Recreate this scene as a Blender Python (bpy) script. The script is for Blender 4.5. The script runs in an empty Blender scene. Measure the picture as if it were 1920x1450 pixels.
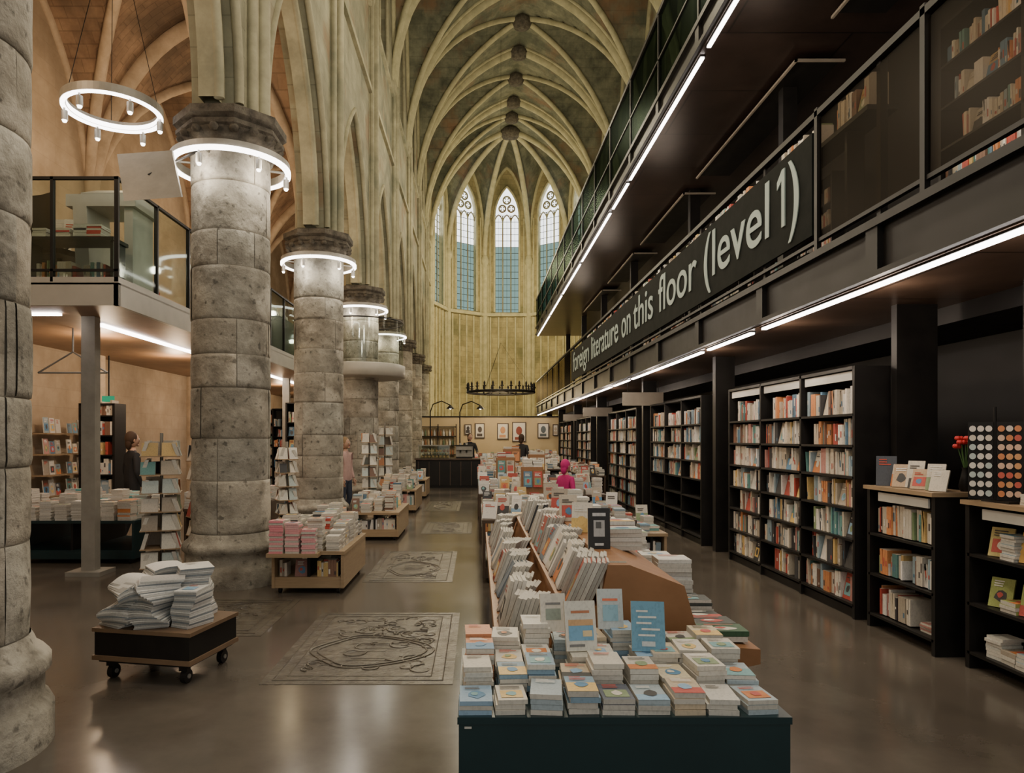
import bpy, math, random
from mathutils import Vector, Matrix
R=random.Random(11)
V=Vector
UZ=V((0,0,1))
# ------------------------------------------------------------------ mesh builder
class MB:
    def __init__(s): s.v=[];s.f=[];s.m=[];s.c=[];s.sm=[]
    def face(s,pts,m=0,c=(1,1,1),sm=False):
        i=len(s.v); s.v+=[tuple(p) for p in pts]; s.f.append(tuple(range(i,i+len(pts)))); s.m.append(m); s.c.append(c); s.sm.append(sm)
    def grid(s,rows,m=0,c=(1,1,1),sm=True,closed=False):
        i0=len(s.v); n=len(rows[0])
        for r in rows: s.v+=[tuple(p) for p in r]
        for a in range(len(rows)-1):
            for b in range(n if closed else n-1):
                b2=(b+1)%n
                s.f.append((i0+a*n+b,i0+a*n+b2,i0+(a+1)*n+b2,i0+(a+1)*n+b)); s.m.append(m); s.c.append(c); s.sm.append(sm)
    def obox(s,o,u,v,w,m=0,c=(1,1,1),cols=None,mats=None):
        o=V(o);u=V(u);v=V(v);w=V(w)
        if cols is None: cols=[c]*6
        if mats is None: mats=[m]*6
        P=[o,o+u,o+u+v,o+v,o+w,o+u+w,o+u+v+w,o+v+w]
        F=[(0,4,7,3),(1,2,6,5),(0,1,5,4),(3,7,6,2),(0,3,2,1),(4,5,6,7)] # -u +u -v +v -w +w
        flip=u.cross(v).dot(w)<0
        i=len(s.v); s.v+=[tuple(p) for p in P]
        for k,f in enumerate(F):
            if flip: f=f[::-1]
            s.f.append(tuple(i+q for q in f)); s.m.append(mats[k]); s.c.append(cols[k]); s.sm.append(False)
    def box(s,x0,x1,y0,y1,z0,z1,m=0,c=(1,1,1)):
        s.obox((x0,y0,z0),(x1-x0,0,0),(0,y1-y0,0),(0,0,z1-z0),m,c)
    def lathe(s,prof,cx=0,cy=0,n=32,m=0,c=(1,1,1),sm=True,ph=0,caps=True,z0=0):
        rows=[[ (cx+r*math.cos(ph+2*math.pi*k/n),cy+r*math.sin(ph+2*math.pi*k/n),z0+z) for k in range(n)] for r,z in prof]
        s.grid(rows,m,c,sm,True)
        if caps:
            s.face(rows[-1],m,c); s.face(rows[0][::-1],m,c)
    def tube(s,pts,r,n=8,m=0,c=(1,1,1),sm=True,closed=False,up=None):
        pts=[V(p) for p in pts]; N=len(pts); rows=[]
        pa=None
        for i,p in enumerate(pts):
            if closed: t=pts[(i+1)%N]-pts[i-1]
            else: t=pts[min(i+1,N-1)]-pts[max(i-1,0)]
            t.normalize()
            if pa is None:
                ref=up if up else (UZ if abs(t.z)<.9 else V((1,0,0)))
                a=t.cross(V(ref)).normalized()
            else:
                a=(pa-t*pa.dot(t)).normalized()
            pa=a; b=t.cross(a)
            rr=r[i] if isinstance(r,(list,tuple)) else r
            rows.append([p+a*(rr*math.cos(2*math.pi*k/n+math.pi/n))+b*(rr*math.sin(2*math.pi*k/n+math.pi/n)) for k in range(n)])
        if closed: rows.append(rows[0])
        s.grid(rows,m,c,sm,True)
        if not closed: s.face(rows[0],m,c); s.face(rows[-1][::-1],m,c)
    def ball(s,c0,r,m=0,c=(1,1,1),sc=(1,1,1),n=12,k=8):
        rows=[]
        for a in range(k+1):
            th=math.pi*a/k
            rows.append([(c0[0]+r*sc[0]*math.sin(th)*math.cos(2*math.pi*b/n),c0[1]+r*sc[1]*math.sin(th)*math.sin(2*math.pi*b/n),c0[2]-r*sc[2]*math.cos(th)) for b in range(n)])
        s.grid(rows,m,c,True,True)
    def build(s,name,mats,loc=(0,0,0),parent=None,rotz=0):
        me=bpy.data.meshes.new(name); me.from_pydata(s.v,[],s.f); 
        for mt in mats: me.materials.append(mt)
        me.polygons.foreach_set('material_index',s.m); me.polygons.foreach_set('use_smooth',s.sm)
        at=me.color_attributes.new('Col','FLOAT_COLOR','CORNER')
        buf=[]
        for p,c in zip(me.polygons,s.c): buf+= [c[0],c[1],c[2],1]*p.loop_total
        at.data.foreach_set('color',buf)
        me.update()
        ob=bpy.data.objects.new(name,me); bpy.context.scene.collection.objects.link(ob)
        ob.location=loc; ob.rotation_euler=(0,0,rotz)
        if parent: ob.parent=parent
        return ob
def empty(name,loc=(0,0,0)):
    e=bpy.data.objects.new(name,None); bpy.context.scene.collection.objects.link(e); e.location=loc; return e
# ------------------------------------------------------------------ materials
def base(name):
    m=bpy.data.materials.new(name); m.use_nodes=True; nt=m.node_tree; return m,nt,nt.nodes['Principled BSDF']
def nmat(name,ca,cb,scale=3,rough=.75,bump=.15,metal=0,cc=None,stretch=(1,1,1),brick=None,bs=(.5,.25),mort=.012,rvar=0,detail=8,bdark=.45,spec=.5,bd=.02,dd=None,pits=False,b2=.82,vcol=False):
    m,nt,b=base(name); N=nt.nodes; L=nt.links
    tc=N.new('ShaderNodeTexCoord'); mp=N.new('ShaderNodeMapping'); mp.inputs['Scale'].default_value=stretch
    L.new(tc.outputs['Object'],mp.inputs[0])
    nz=N.new('ShaderNodeTexNoise'); nz.inputs['Scale'].default_value=scale; nz.inputs['Detail'].default_value=detail; nz.inputs['Roughness'].default_value=.65
    L.new(mp.outputs[0],nz.inputs[0])
    cr=N.new('ShaderNodeValToRGB'); e=cr.color_ramp.elements; e[0].position=.33; e[1].position=.68; e[0].color=(*ca,1); e[1].color=(*cb,1)
    L.new(nz.outputs[0],cr.inputs[0]); col=cr.outputs[0]
    for q,(c3,sc,p0,p1,off) in enumerate([(cc,.33,.52,.66,0),(dd,.5,.54,.64,7.3)]):
        if not c3: continue
        m2=N.new('ShaderNodeMapping'); m2.inputs['Location'].default_value=(off,off,off); L.new(mp.outputs[0],m2.inputs[0])
        n2=N.new('ShaderNodeTexNoise'); n2.inputs['Scale'].default_value=scale*sc; n2.inputs['Detail'].default_value=6; n2.inputs['Roughness'].default_value=.6
        L.new(m2.outputs[0],n2.inputs[0]); r2=N.new('ShaderNodeValToRGB'); r2.color_ramp.elements[0].position=p0; r2.color_ramp.elements[1].position=p1
        L.new(n2.outputs[0],r2.inputs[0]); mx=N.new('ShaderNodeMixRGB'); L.new(r2.outputs[0],mx.inputs[0]); L.new(col,mx.inputs[1]); mx.inputs[2].default_value=(*c3,1); col=mx.outputs[0]
    if pits:
        vo=N.new('ShaderNodeTexNoise'); vo.inputs['Scale'].default_value=14; vo.inputs['Detail'].default_value=4; L.new(mp.outputs[0],vo.inputs[0])
        r3=N.new('ShaderNodeValToRGB'); r3.color_ramp.elements[0].position=.30; r3.color_ramp.elements[1].position=.40; r3.color_ramp.elements[0].color=(.4,.4,.4,1)
        L.new(vo.outputs[0],r3.inputs[0]); mx=N.new('ShaderNodeMixRGB'); mx.blend_type='MULTIPLY'; mx.inputs[0].default_value=1; L.new(col,mx.inputs[1]); L.new(r3.outputs[0],mx.inputs[2]); col=mx.outputs[0]
    if vcol:
        va=N.new('ShaderNodeVertexColor'); va.layer_name='Col'; mx=N.new('ShaderNodeMixRGB'); mx.blend_type='MULTIPLY'; mx.inputs[0].default_value=1; L.new(col,mx.inputs[1]); L.new(va.outputs[0],mx.inputs[2]); col=mx.outputs[0]
    hgt=nz.outputs[0]
    if brick:
        sp=N.new('ShaderNodeSeparateXYZ'); cb_=N.new('ShaderNodeCombineXYZ'); L.new(tc.outputs['Object'],sp.inputs[0])
        ix={'x':0,'y':1,'z':2}
        L.new(sp.outputs[ix[brick[0]]],cb_.inputs[0]); L.new(sp.outputs[ix[brick[1]]],cb_.inputs[1])
        bk=N.new('ShaderNodeTexBrick'); bk.inputs['Scale'].default_value=1; bk.inputs['Brick Width'].default_value=bs[0]; bk.inputs['Row Height'].default_value=bs[1]; bk.inputs['Mortar Size'].default_value=mort; bk.inputs['Mortar Smooth'].default_value=.4
        bk.inputs['Color1'].default_value=(1,1,1,1); bk.inputs['Color2'].default_value=(b2,b2,b2,1); bk.inputs['Mortar'].default_value=(bdark,bdark,bdark,1)
        L.new(cb_.outputs[0],bk.inputs[0]); mx=N.new('ShaderNodeMixRGB'); mx.blend_type='MULTIPLY'; mx.inputs[0].default_value=1
        L.new(col,mx.inputs[1]); L.new(bk.outputs[0],mx.inputs[2]); col=mx.outputs[0]
    L.new(col,b.inputs['Base Color'])
    b.inputs['Roughness'].default_value=rough; b.inputs['Metallic'].default_value=metal; b.inputs['Specular IOR Level'].default_value=spec
    if rvar:
        mr=N.new('ShaderNodeMapRange'); mr.inputs[3].default_value=rough-rvar; mr.inputs[4].default_value=rough+rvar; L.new(nz.outputs[0],mr.inputs[0]); L.new(mr.outputs[0],b.inputs['Roughness'])
    if bump:
        bp=N.new('ShaderNodeBump'); bp.inputs['Strength'].default_value=bump; bp.inputs['Distance'].default_value=bd; L.new(hgt,bp.inputs['Height']); L.new(bp.outputs[0],b.inputs['Normal'])
    return m
def emat(name,col,st):
    m=bpy.data.materials.new(name); m.use_nodes=True; nt=m.node_tree; nt.nodes.clear()
    e=nt.nodes.new('ShaderNodeEmission'); e.inputs[0].default_value=(*col,1); e.inputs[1].default_value=st
    o=nt.nodes.new('ShaderNodeOutputMaterial'); nt.links.new(e.outputs[0],o.inputs[0]); return m
def glassmat(name,tint,gl=.12,rough=.05,gcol=(.8,.9,.85)):
    m=bpy.data.materials.new(name); m.use_nodes=True; nt=m.node_tree; nt.nodes.clear(); N=nt.nodes
    t=N.new('ShaderNodeBsdfTransparent'); t.inputs[0].default_value=(*tint,1)
    g=N.new('ShaderNodeBsdfGlossy'); g.inputs[0].default_value=(*gcol,1); g.inputs['Roughness'].default_value=rough
    mx=N.new('ShaderNodeMixShader'); mx.inputs[0].default_value=gl; o=N.new('ShaderNodeOutputMaterial')
    nt.links.new(t.outputs[0],mx.inputs[1]); nt.links.new(g.outputs[0],mx.inputs[2]); nt.links.new(mx.outputs[0],o.inputs[0]); return m
def colmat(name,rough=.55,dark=.35,scale=70):
    m,nt,b=base(name); N=nt.nodes; L=nt.links
    a=N.new('ShaderNodeVertexColor'); a.layer_name='Col'
    tc=N.new('ShaderNodeTexCoord'); mp=N.new('ShaderNodeMapping'); mp.inputs['Scale'].default_value=(1,1,.6); L.new(tc.outputs['Object'],mp.inputs[0])
    nz=N.new('ShaderNodeTexNoise'); nz.inputs['Scale'].default_value=scale; nz.inputs['Detail'].default_value=3; L.new(mp.outputs[0],nz.inputs[0])
    cr=N.new('ShaderNodeValToRGB'); cr.color_ramp.elements[0].position=.38; cr.color_ramp.elements[1].position=.5; d=1-dark; cr.color_ramp.elements[0].color=(d,d,d,1); cr.color_ramp.elements[1].color=(1,1,1,1)
    L.new(nz.outputs[0],cr.inputs[0]); mx=N.new('ShaderNodeMixRGB'); mx.blend_type='MULTIPLY'; mx.inputs[0].default_value=1
    L.new(a.outputs[0],mx.inputs[1]); L.new(cr.outputs[0],mx.inputs[2]); L.new(mx.outputs[0],b.inputs['Base Color']); b.inputs['Roughness'].default_value=rough
    return m
M_floor=nmat('polished_concrete',(.074,.062,.050),(.130,.111,.090),scale=.9,rough=.19,bump=.03,rvar=.09,cc=(.066,.057,.047))
M_slab=nmat('carved_bluestone',(.062,.053,.041),(.14,.122,.092),scale=7,rough=.27,bump=.7,cc=(.062,.053,.042))
M_col=nmat('column_stone',(.17,.155,.125),(.46,.43,.355),scale=3.0,rough=.9,bump=1,cc=(.15,.13,.10),bd=.05,dd=(.51,.475,.40),pits=True,vcol=True)
M_cap=nmat('capital_darkstone',(.045,.038,.03),(.15,.13,.10),scale=9,rough=.85,bump=1,bd=.04)
M_joint=nmat('column_joint_mortar',(.13,.115,.09),(.22,.20,.16),scale=9,rough=.95,bump=.5)
M_wall=nmat('marlstone_wall',(.22,.212,.147),(.385,.372,.26),scale=1.6,rough=.9,bump=.3,brick='yz',bs=(.6,.3),mort=.008,bdark=.7,cc=(.125,.14,.105),dd=(.26,.195,.12))
M_shaft=nmat('shaft_stone',(.26,.243,.162),(.435,.405,.272),scale=2.2,rough=.9,bump=.3,cc=(.185,.19,.13))
M_apse=nmat('apse_stone',(.25,.215,.112),(.46,.40,.22),scale=1.4,rough=.9,bump=.3,brick='xz',bs=(.6,.3),mort=.012,bdark=.6,cc=(.19,.18,.09))
M_rib=nmat('rib_stone',(.35,.33,.205),(.53,.49,.31),scale=3,rough=.9,bump=.2)
M_vault=nmat('vault_plaster',(.085,.092,.066),(.27,.27,.185),scale=1.6,rough=.9,bump=.3,cc=(.23,.145,.085),brick='xy',bs=(.35,.16),mort=.008,bdark=.75,dd=(.11,.12,.085))
M_avault=nmat('aisle_vault_brick',(.17,.105,.065),(.40,.27,.17),scale=1.6,rough=.9,bump=.3,cc=(.13,.09,.06),brick='xy',bs=(.3,.12),mort=.008,bdark=.7)
M_awall=nmat('aisle_wall_plaster',(.31,.235,.155),(.49,.39,.275),scale=1.2,rough=.9,bump=.2,brick='yz',bs=(.6,.3),mort=.006,bdark=.85,b2=.93)
M_arib=nmat('aisle_rib',(.36,.28,.19),(.54,.43,.31),scale=3,rough=.9,bump=.2)
M_black=nmat('black_steel',(.007,.006,.0055),(.013,.0115,.010),scale=5,rough=.5,bump=0,rvar=.1,spec=.3)
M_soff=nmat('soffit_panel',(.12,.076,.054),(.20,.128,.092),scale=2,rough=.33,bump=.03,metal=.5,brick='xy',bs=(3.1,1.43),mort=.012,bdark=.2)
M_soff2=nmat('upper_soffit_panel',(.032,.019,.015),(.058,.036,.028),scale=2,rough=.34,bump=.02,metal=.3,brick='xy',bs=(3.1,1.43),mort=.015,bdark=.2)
M_rail=nmat('sign_band',(.012,.014,.0125),(.019,.021,.019),scale=6,rough=.85,bump=0,spec=.08)
M_metal=nmat('painted_metal',(.24,.23,.20),(.33,.31,.27),scale=4,rough=.5,bump=0,metal=.2)
M_grey=nmat('mezz_fascia',(.36,.34,.295),(.45,.42,.365),scale=2,rough=.5,bump=0)
M_white=nmat('white_laminate',(.5,.49,.45),(.6,.585,.54),scale=4,rough=.5,bump=0)
M_desk=nmat('grey_desk_laminate',(.38,.375,.34),(.45,.44,.40),scale=4,rough=.5,bump=0)
M_tan=nmat('tan_sign_board',(.30,.255,.20),(.36,.31,.245),scale=4,rough=.5,bump=0)
M_mesh=glassmat('perforated_mesh',(.52,.48,.42),.05,.4,(.25,.23,.2))
M_glass=glassmat('clear_glass',(.84,.88,.84),.06,.05)
M_tealg=glassmat('teal_glass',(.25,.31,.27),.10,.25,(.13,.17,.15))
M_led=emat('led_strip',(1,.90,.84),14)
M_ledr=emat('led_ring',(1,.93,.87),10)
M_win=emat('window_daylight',(.92,.94,.93),3.2)
M_wint=emat('window_teal_glass',(.21,.33,.30),1.3)
M_lead=nmat('window_lead',(.03,.035,.03),(.05,.055,.05),rough=.7,bump=0)
M_ply=nmat('plywood_orange',(.27,.125,.05),(.36,.175,.075),scale=3,rough=.5,bump=.02,stretch=(1,6,1))
M_wood=nmat('birch_edge',(.30,.21,.12),(.38,.27,.16),scale=5,rough=.5,bump=.02,stretch=(1,1,12))
M_dwood=nmat('dark_wood',(.05,.03,.018),(.085,.052,.03),scale=4,rough=.4,bump=.02)
M_teal=nmat('teal_table_paint',(.004,.022,.026),(.007,.030,.034),scale=3,rough=.38,bump=0)
M_book=colmat('book_paper',dark=.12,scale=90)
M_flat=colmat('flat_colour',dark=.0)
M_cream=nmat('cream_wall',(.50,.39,.23),(.58,.46,.28),scale=1,rough=.8,bump=.05)
M_txt=nmat('sign_lettering',(.30,.38,.355),(.36,.44,.41),rough=.6,bump=0)
M_lamp=emat('spot_face',(1,.92,.8),10)
M_green=emat('exit_green',(.05,.45,.22),.7)
# ------------------------------------------------------------------ books
PAL=[((.70,.65,.56),22),((.60,.53,.42),16),((.76,.73,.68),14),((.45,.39,.31),9),((.45,.07,.05),7),((.60,.25,.10),6),((.62,.44,.18),4),((.10,.20,.30),5),((.05,.05,.055),8),((.12,.28,.27),4),((.50,.25,.22),4),((.30,.40,.46),6),((.22,.12,.08),5),((.20,.28,.14),2)]
PW=[p[1] for p in PAL]
def pick(): 
    c=R.choices(PAL,PW)[0][0]; k=R.uniform(.75,1.15); return tuple(min(1,x*k) for x in c)
PAGE=(.63,.60,.53)
def book(mb,o,u,f,h,c,page=None,label=True):
    """u thickness vec, f depth vec (spine side at origin), h height vec"""
    p=page or PAGE
    mb.obox(o,u,f,h,0,cols=[c,c,c,p,p,p])
    if label and R.random()<.6:
        o=V(o);u=V(u);f=V(f);h=V(h); e=-f.normalized()*.0012
        a=R.uniform(.1,.5); b=a+R.uniform(.1,.35); lc=R.choice([(.75,.72,.66),(.06,.05,.05),(.5,.1,.07),(.1,.2,.3)])
        mb.face([o+u*.2+h*a+e,o+u*.8+h*a+e,o+u*.8+h*b+e,o+u*.2+h*b+e],0,lc)
def row(mb,o,al,fc,L,H,dens=1.0,depth=.15,bright=1.0,tmin=.013,tmax=.04):
    o=V(o);al=V(al).normalized();fc=V(fc).normalized(); pos=R.uniform(0,.02)
    while pos<L-.03:
        if R.random()>dens: pos+=R.uniform(.03,.12); continue
        if R.random()<.05 and pos<L-.18:
            w=.14;h=H*R.uniform(.75,.9); c=pick(); lean=.05
            oo=o+al*pos-fc*.02
            mb.obox(oo,al*w,-fc*.03,UZ*h-fc*lean,0,cols=[PAGE,PAGE,c,c,PAGE,PAGE]); art(mb,oo+fc*.001,al*w,UZ*h-fc*lean,fc)
            pos+=w+.01; continue
        n=R.choice([1,1,1,2,3]); c=pick(); c=tuple(min(.95,x*bright) for x in c); t=R.uniform(tmin,tmax); h=H*R.uniform(.66,.95); sb=R.uniform(0,.03)
        for _ in range(n):
            if pos+t>L: break
            ln=al*(R.uniform(-.0,.03) if R.random()<.15 else 0)
            book(mb,o+al*pos-fc*sb,al*t*.94,-fc*depth,UZ*h+ln,c); pos+=t
def art(mb,o,u,h,n):
    """cover artwork blocks on a cover whose lower-left is o"""
    o=V(o);u=V(u);h=V(h);n=V(n).normalized()*.0015
    def q(a,b,c,d,col,e=1): mb.face([o+u*a+h*b+n*e,o+u*c+h*b+n*e,o+u*c+h*d+n*e,o+u*a+h*d+n*e],0,col)
    def blob(cx,cy,r,col,e=2,k=9):
        mb.face([o+u*(cx+r*R.uniform(.7,1.1)*math.cos(2*math.pi*i/k))+h*(cy+r*.8*R.uniform(.7,1.1)*math.sin(2*math.pi*i/k))+n*e for i in range(k)],0,col)
    C=[(.1,.25,.42),(.62,.22,.07),(.7,.66,.56),(.06,.06,.06),(.55,.1,.08),(.2,.4,.42),(.75,.52,.18),(.3,.48,.66),(.25,.33,.18)]
    c2=R.choice(C); k=R.random()
    if k<.35: q(.0,.0,1,R.uniform(.3,.62),c2); blob(.5,.4,.24,R.choice(C))
    elif k<.6: q(.12,.14,.88,.6,c2); blob(.5,.38,.2,R.choice(C),2)
    elif k<.85: blob(.5,.38,.3,c2,1); blob(.45,.42,.14,R.choice(C),2)
    tc=R.choice([(.08,.07,.06),(.8,.78,.72),(.5,.08,.05)])
    for i in range(R.choice([2,3])): q(.15,.70+i*.08,R.uniform(.5,.85),.74+i*.08,tc,3)
def stack(mb,x,y,z,n,w=.115,d=.165,tt=None,c=None,rot=0,cover=True,jit=.006):
    t=tt or R.uniform(.014,.03); c=c or pick(); zz=z; a=rot+R.uniform(-.07,.07)
    for i in range(n):
        b=a+R.uniform(-.03,.03); ux=V((math.cos(b),math.sin(b),0)); uy=V((-math.sin(b),math.cos(b),0))
        o=V((x+R.uniform(-jit,jit),y+R.uniform(-jit,jit),zz))-ux*w/2-uy*d/2
        k=R.uniform(.85,1.06); pg=tuple(q*k for q in PAGE)
        mb.obox(o,UZ*(t*.93),ux*w,uy*d,0,cols=[c,c,c if R.random()<.25 else pg,pg,pg if R.random()<.7 else c,pg])
        zz+=t
    if cover and n: art(mb,o+UZ*(t*.93),ux*w,uy*d,UZ)
    return zz
def stand(mb,x,y,z,w,h,c,ang=0,lean=.28,t=.015,a=True):
    ux=V((math.cos(ang),math.sin(ang),0)); uy=V((-math.sin(ang),math.cos(ang),0)); hv=(UZ*math.cos(lean)+uy*math.sin(lean))*h; tv=(uy*math.cos(lean)-UZ*math.sin(lean))*t
    o=V((x,y,z+math.sin(lean)*t))-ux*w/2
    mb.obox(o,ux*w,tv,hv,0,cols=[PAGE,c,c,c,PAGE,PAGE])
    if a: art(mb,o,ux*w,hv,-tv)
    return o,ux*w,hv,-tv
def tablefill(mb,x0,x1,y0,y1,z,hmin=2,hmax=8,px=.15,py=.21,up=.08,pal=None):
    y=y0+py/2
    while y<y1-py/3:
        x=x0+px/2
        while x<x1-px/3:
            r=R.random(); c=R.choice(pal) if pal else None
            if r<up: stand(mb,x,y,z,R.uniform(.11,.17),R.uniform(.17,.27),c or pick(),R.uniform(-.4,.4))
            elif r<.88: stack(mb,x,y,z,R.randint(hmin,hmax),px*R.uniform(.72,.86),py*R.uniform(.72,.88),c=c)
            x+=px
        y+=py
# ------------------------------------------------------------------ layout constants
XC,W,ZS,H=1.74,4.25,12.0,6.0
XW=XC-W; COLX=-2.75
PY=[3.5-4.3,3.5]+[7.75+4.28*k for k in range(7)]
YC=36.7
ZA=5.12; RA=3.2
def p(u,r=1.333):
    Rr=(1+r*r)/2; u=min(1,max(0,abs(u))); return math.sqrt(max(0,Rr*Rr-(u+Rr-1)**2))/math.sqrt(Rr*Rr-(Rr-1)**2)
mb=MB(); mb.face([(-7.2,-6,0),(8,-6,0),(8,42,0),(-7.2,42,0)]); mb.build('floor',[M_floor])
# ------------------------------------------------------------------ walls with openings
def awall(mb,T,a0,a1,zb,topf,ops,depth,m=0,extra=[],back=True,mj=None):
    S={a0,a1,*extra}
    def outline(o,n=18):
        a,b,z0,zs,ri=o; c=(a+b)/2; h=(b-a)/2
        us=[math.sin(math.pi/2*k/n) for k in range(n+1)]
        L=[(c-h*u,zs+ri*p(u,ri/h)) for u in reversed(us)]; Rr=[(c+h*u,zs+ri*p(u,ri/h)) for u in us[1:]]
        pts=L+Rr
        if zs>z0: pts=[(a,z0)]+pts+[(b,z0)]
        return pts
    outs=[outline(o) for o in ops]
    for o in outs: S|={q[0] for q in o}
    n=max(2,int((a1-a0)/.15)); S|={a0+(a1-a0)*k/n for k in range(n+1)}
    S=sorted(S); S=[s for i,s in enumerate(S) if i==0 or s-S[i-1]>1e-5]
    def ztop(o,a):
        aa,b,z0,zs,ri=o; c=(aa+b)/2; h=(b-aa)/2; return zs+ri*p((a-c)/h,ri/h)
    for s0,s1 in zip(S,S[1:]):
        mid=(s0+s1)/2; segs=[]; lo=(zb,zb)
        act=sorted([o for o in ops if o[0]<mid<o[1]],key=lambda o:o[2])
        for o in act:
            segs.append((lo[0],lo[1],o[2],o[2])); lo=(ztop(o,s0),ztop(o,s1))
        segs.append((lo[0],lo[1],topf(s0),topf(s1)))
        for (b0,b1,t0,t1) in segs:
            if t0-b0<1e-4 and t1-b1<1e-4: continue
            mb.face([T(s0,b0,0),T(s1,b1,0),T(s1,t1,0),T(s0,t0,0)],m)
            if back: mb.face([T(s0,b0,depth),T(s0,t0,depth),T(s1,t1,depth),T(s1,b1,depth)],m)
    for o in outs:
        mb.grid([[T(a,z,0) for a,z in o],[T(a,z,depth) for a,z in o]],m if mj is None else mj,sm=False)
        if outs and o[0][1]<o[1][1] and abs(o[0][0]-o[1][0])<1e-6:
            a,b=o[0],o[-1]; mb.face([T(a[0],a[1],0),T(b[0],b[1],0),T(b[0],b[1],depth),T(a[0],a[1],depth)],m)
    return outs
def arc(a,b,zs,ri,n=18,z0=None):
    c=(a+b)/2;h=(b-a)/2; us=[math.sin(math.pi/2*k/n) for k in range(n+1)]
    L=[(c-h*u,zs+ri*p(u,ri/h)) for u in reversed(us)]+[(c+h*u,zs+ri*p(u,ri/h)) for u in us[1:]]
    if z0 is not None: L=[(a,z0)]+L+[(b,z0)]
    return L
def side_wall(name,sgn):
    mb=MB(); X0=XC+sgn*W
    T=lambda a,z,d: V((X0+sgn*d,a,z))
    for y0,y1 in zip(PY,PY[1:]):
        L=(y1-y0)/2; yc=(y0+y1)/2
        top=lambda a,yc=yc,L=L: ZS+H*p((a-yc)/L)+.02
        ops=[(y0+.44,y1-.44,ZA,ZA,RA),(yc-.75,yc+.75,11.9,14.2,1.9)]
        awall(mb,T,y0,y1,ZA,top,ops,.5,0)
        for k,(off,d,r) in enumerate([(.0,.0,.05),(.14,.16,.055)]):
            o=arc(y0+.44+off,y1-.44-off,ZA,RA-off*1.3); mb.tube([T(a,z,d) for a,z in o],r,8,1,up=(1,0,0))
        o1=arc(y0+.44,y1-.44,ZA,RA); o2=arc(y0+.62,y1-.62,ZA,RA-.24)
        for d in (.18,.36): mb.grid([[T(a,z,d) for a,z in o1],[T(a,z,d) for a,z in o2]],1,sm=False)
        mb.grid([[T(a,z,.18) for a,z in o2],[T(a,z,.36) for a,z in o2]],1,sm=False)
        mb.face([T(yc-.75,11.9,.4),T(yc+.75,11.9,.4),T(yc+.75,16.2,.4),T(yc-.75,16.2,.4)],2)
        for q in (-.25,.25): mb.tube([T(yc+q,11.9,.3),T(yc+q,15.0,.3)],.05,6,1)
        mb.tube([T(a,z,.0) for a,z in arc(yc-.75,yc+.75,14.2,1.9,12,11.9)],.05,6,1,up=(1,0,0))
    y0,y1=PY[0],PY[-1]
    for z,h,d in ((9.6,.12,.08),(11.6,.12,.08)):
        mb.obox(T(y0,z,-d),(sgn*(d+.02),0,0),(0,YC-y0,0),(0,0,h),1)
    mb.face([T(PY[-1],0,0),T(YC,0,0),T(YC,18,0),T(PY[-1],18,0)],0)
    for y in PY[1:]:
        xs=X0
        mb.lathe([(.37,5.06),(.37,11.7),(.40,11.8),(.43,12.0),(.28,12.6)],xs+sgn*.27,y,20,1)
        for dy,rx,r in ((0,-.12,.075),(-.2,-.06,.055),(.2,-.06,.055)):
            mb.tube([(xs+sgn*rx,y+dy,5.06),(xs+sgn*rx,y+dy,12)],r,8,1)
    return mb.build(name,[M_wall,M_shaft,M_wall])
side_wall('wall_left',-1); side_wall('wall_right',1)
# ------------------------------------------------------------------ vaults
def vault(mb,xc,w,y0,y1,zs,h,n=14,m=0,mr=1,r1=.10,r2=.16,r3=.09,boss=True):
    yc=(y0+y1)/2; L=(y1-y0)/2
    us=[math.sin(math.pi/2*k/n) for k in range(n+1)]; ax=[-u for u in reversed(us)]+us[1:]
    rows=[[V((xc+w*a,yc+L*b,zs+h*max(p(a),p(b)))) for a in ax] for b in ax]
    mb.grid(rows,m,sm=False)
    for sx in (1,-1):
        mb.tube([(xc+sx*w*a,yc+L*a,zs+h*p(a)-.05) for a in ax],r1,8,mr)
        mb.tube([(xc+sx*(w-.02),yc+L*a,zs+h*p(a)-.02) for a in ax],r3,6,mr)
    mb.tube([(xc+w*a,y0,zs+h*p(a)-.1) for a in ax],r2,8,mr)
    if boss:
        for yy in (y0-.2,y0+.2): mb.tube([(xc+w*a,yy,zs+h*p(a)-.03) for a in ax],.06,6,mr)
        for yb in (yc,y0):
            mb.lathe([(.10,-.46),(.32,-.38),(.40,-.16),(.28,.0)],xc,yb,12,2,z0=zs+h)
mb=MB()
for y0,y1 in zip(PY[1:],PY[2:]): vault(mb,XC,W,y0,y1,ZS,H)
vault(mb,XC,W,PY[-1],YC,ZS,H)
A=W*math.cos(math.radians(18)); hw=W*math.sin(math.radians(18))
n=10; us=[math.sin(math.pi/2*k/n) for k in range(n+1)]; ax=[-u for u in reversed(us)]+us[1:]
for ang in (-72,-36,0,36,72):
    th=math.radians(ang); nd=V((math.sin(th),math.cos(th),0)); sd=V((math.cos(th),-math.sin(th),0))
    rows=[]
    for k in range(0,n+1):
        f=k/n
        rows.append([V((XC,YC,0))+nd*(A*f)+sd*(hw*f*a)+UZ*(ZS+H*p(a*f)-.5*f*f*(1-abs(a))) for a in ax])
    mb.grid(rows,0,sm=False)
    mb.tube([V((XC,YC,0))+nd*(A-.03)+sd*(hw*a)+UZ*(ZS+H*p(a)-.5*(1-abs(a))) for a in ax],.12,6,1)
us2=[math.sin(math.pi/2*k/16) for k in range(17)]
for ang in (-90,-54,-18,18,54,90):
    th=math.radians(ang); nd=V((math.sin(th),math.cos(th),0))
    mb.tube([V((XC,YC,0))+nd*(W*u)+UZ*(ZS+H*p(u)-.1) for u in us2],.15,8,1)
mb.lathe([(.15,-.55),(.45,-.45),(.56,-.14),(.3,.0)],XC,YC,12,2,z0=ZS+H)
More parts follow.
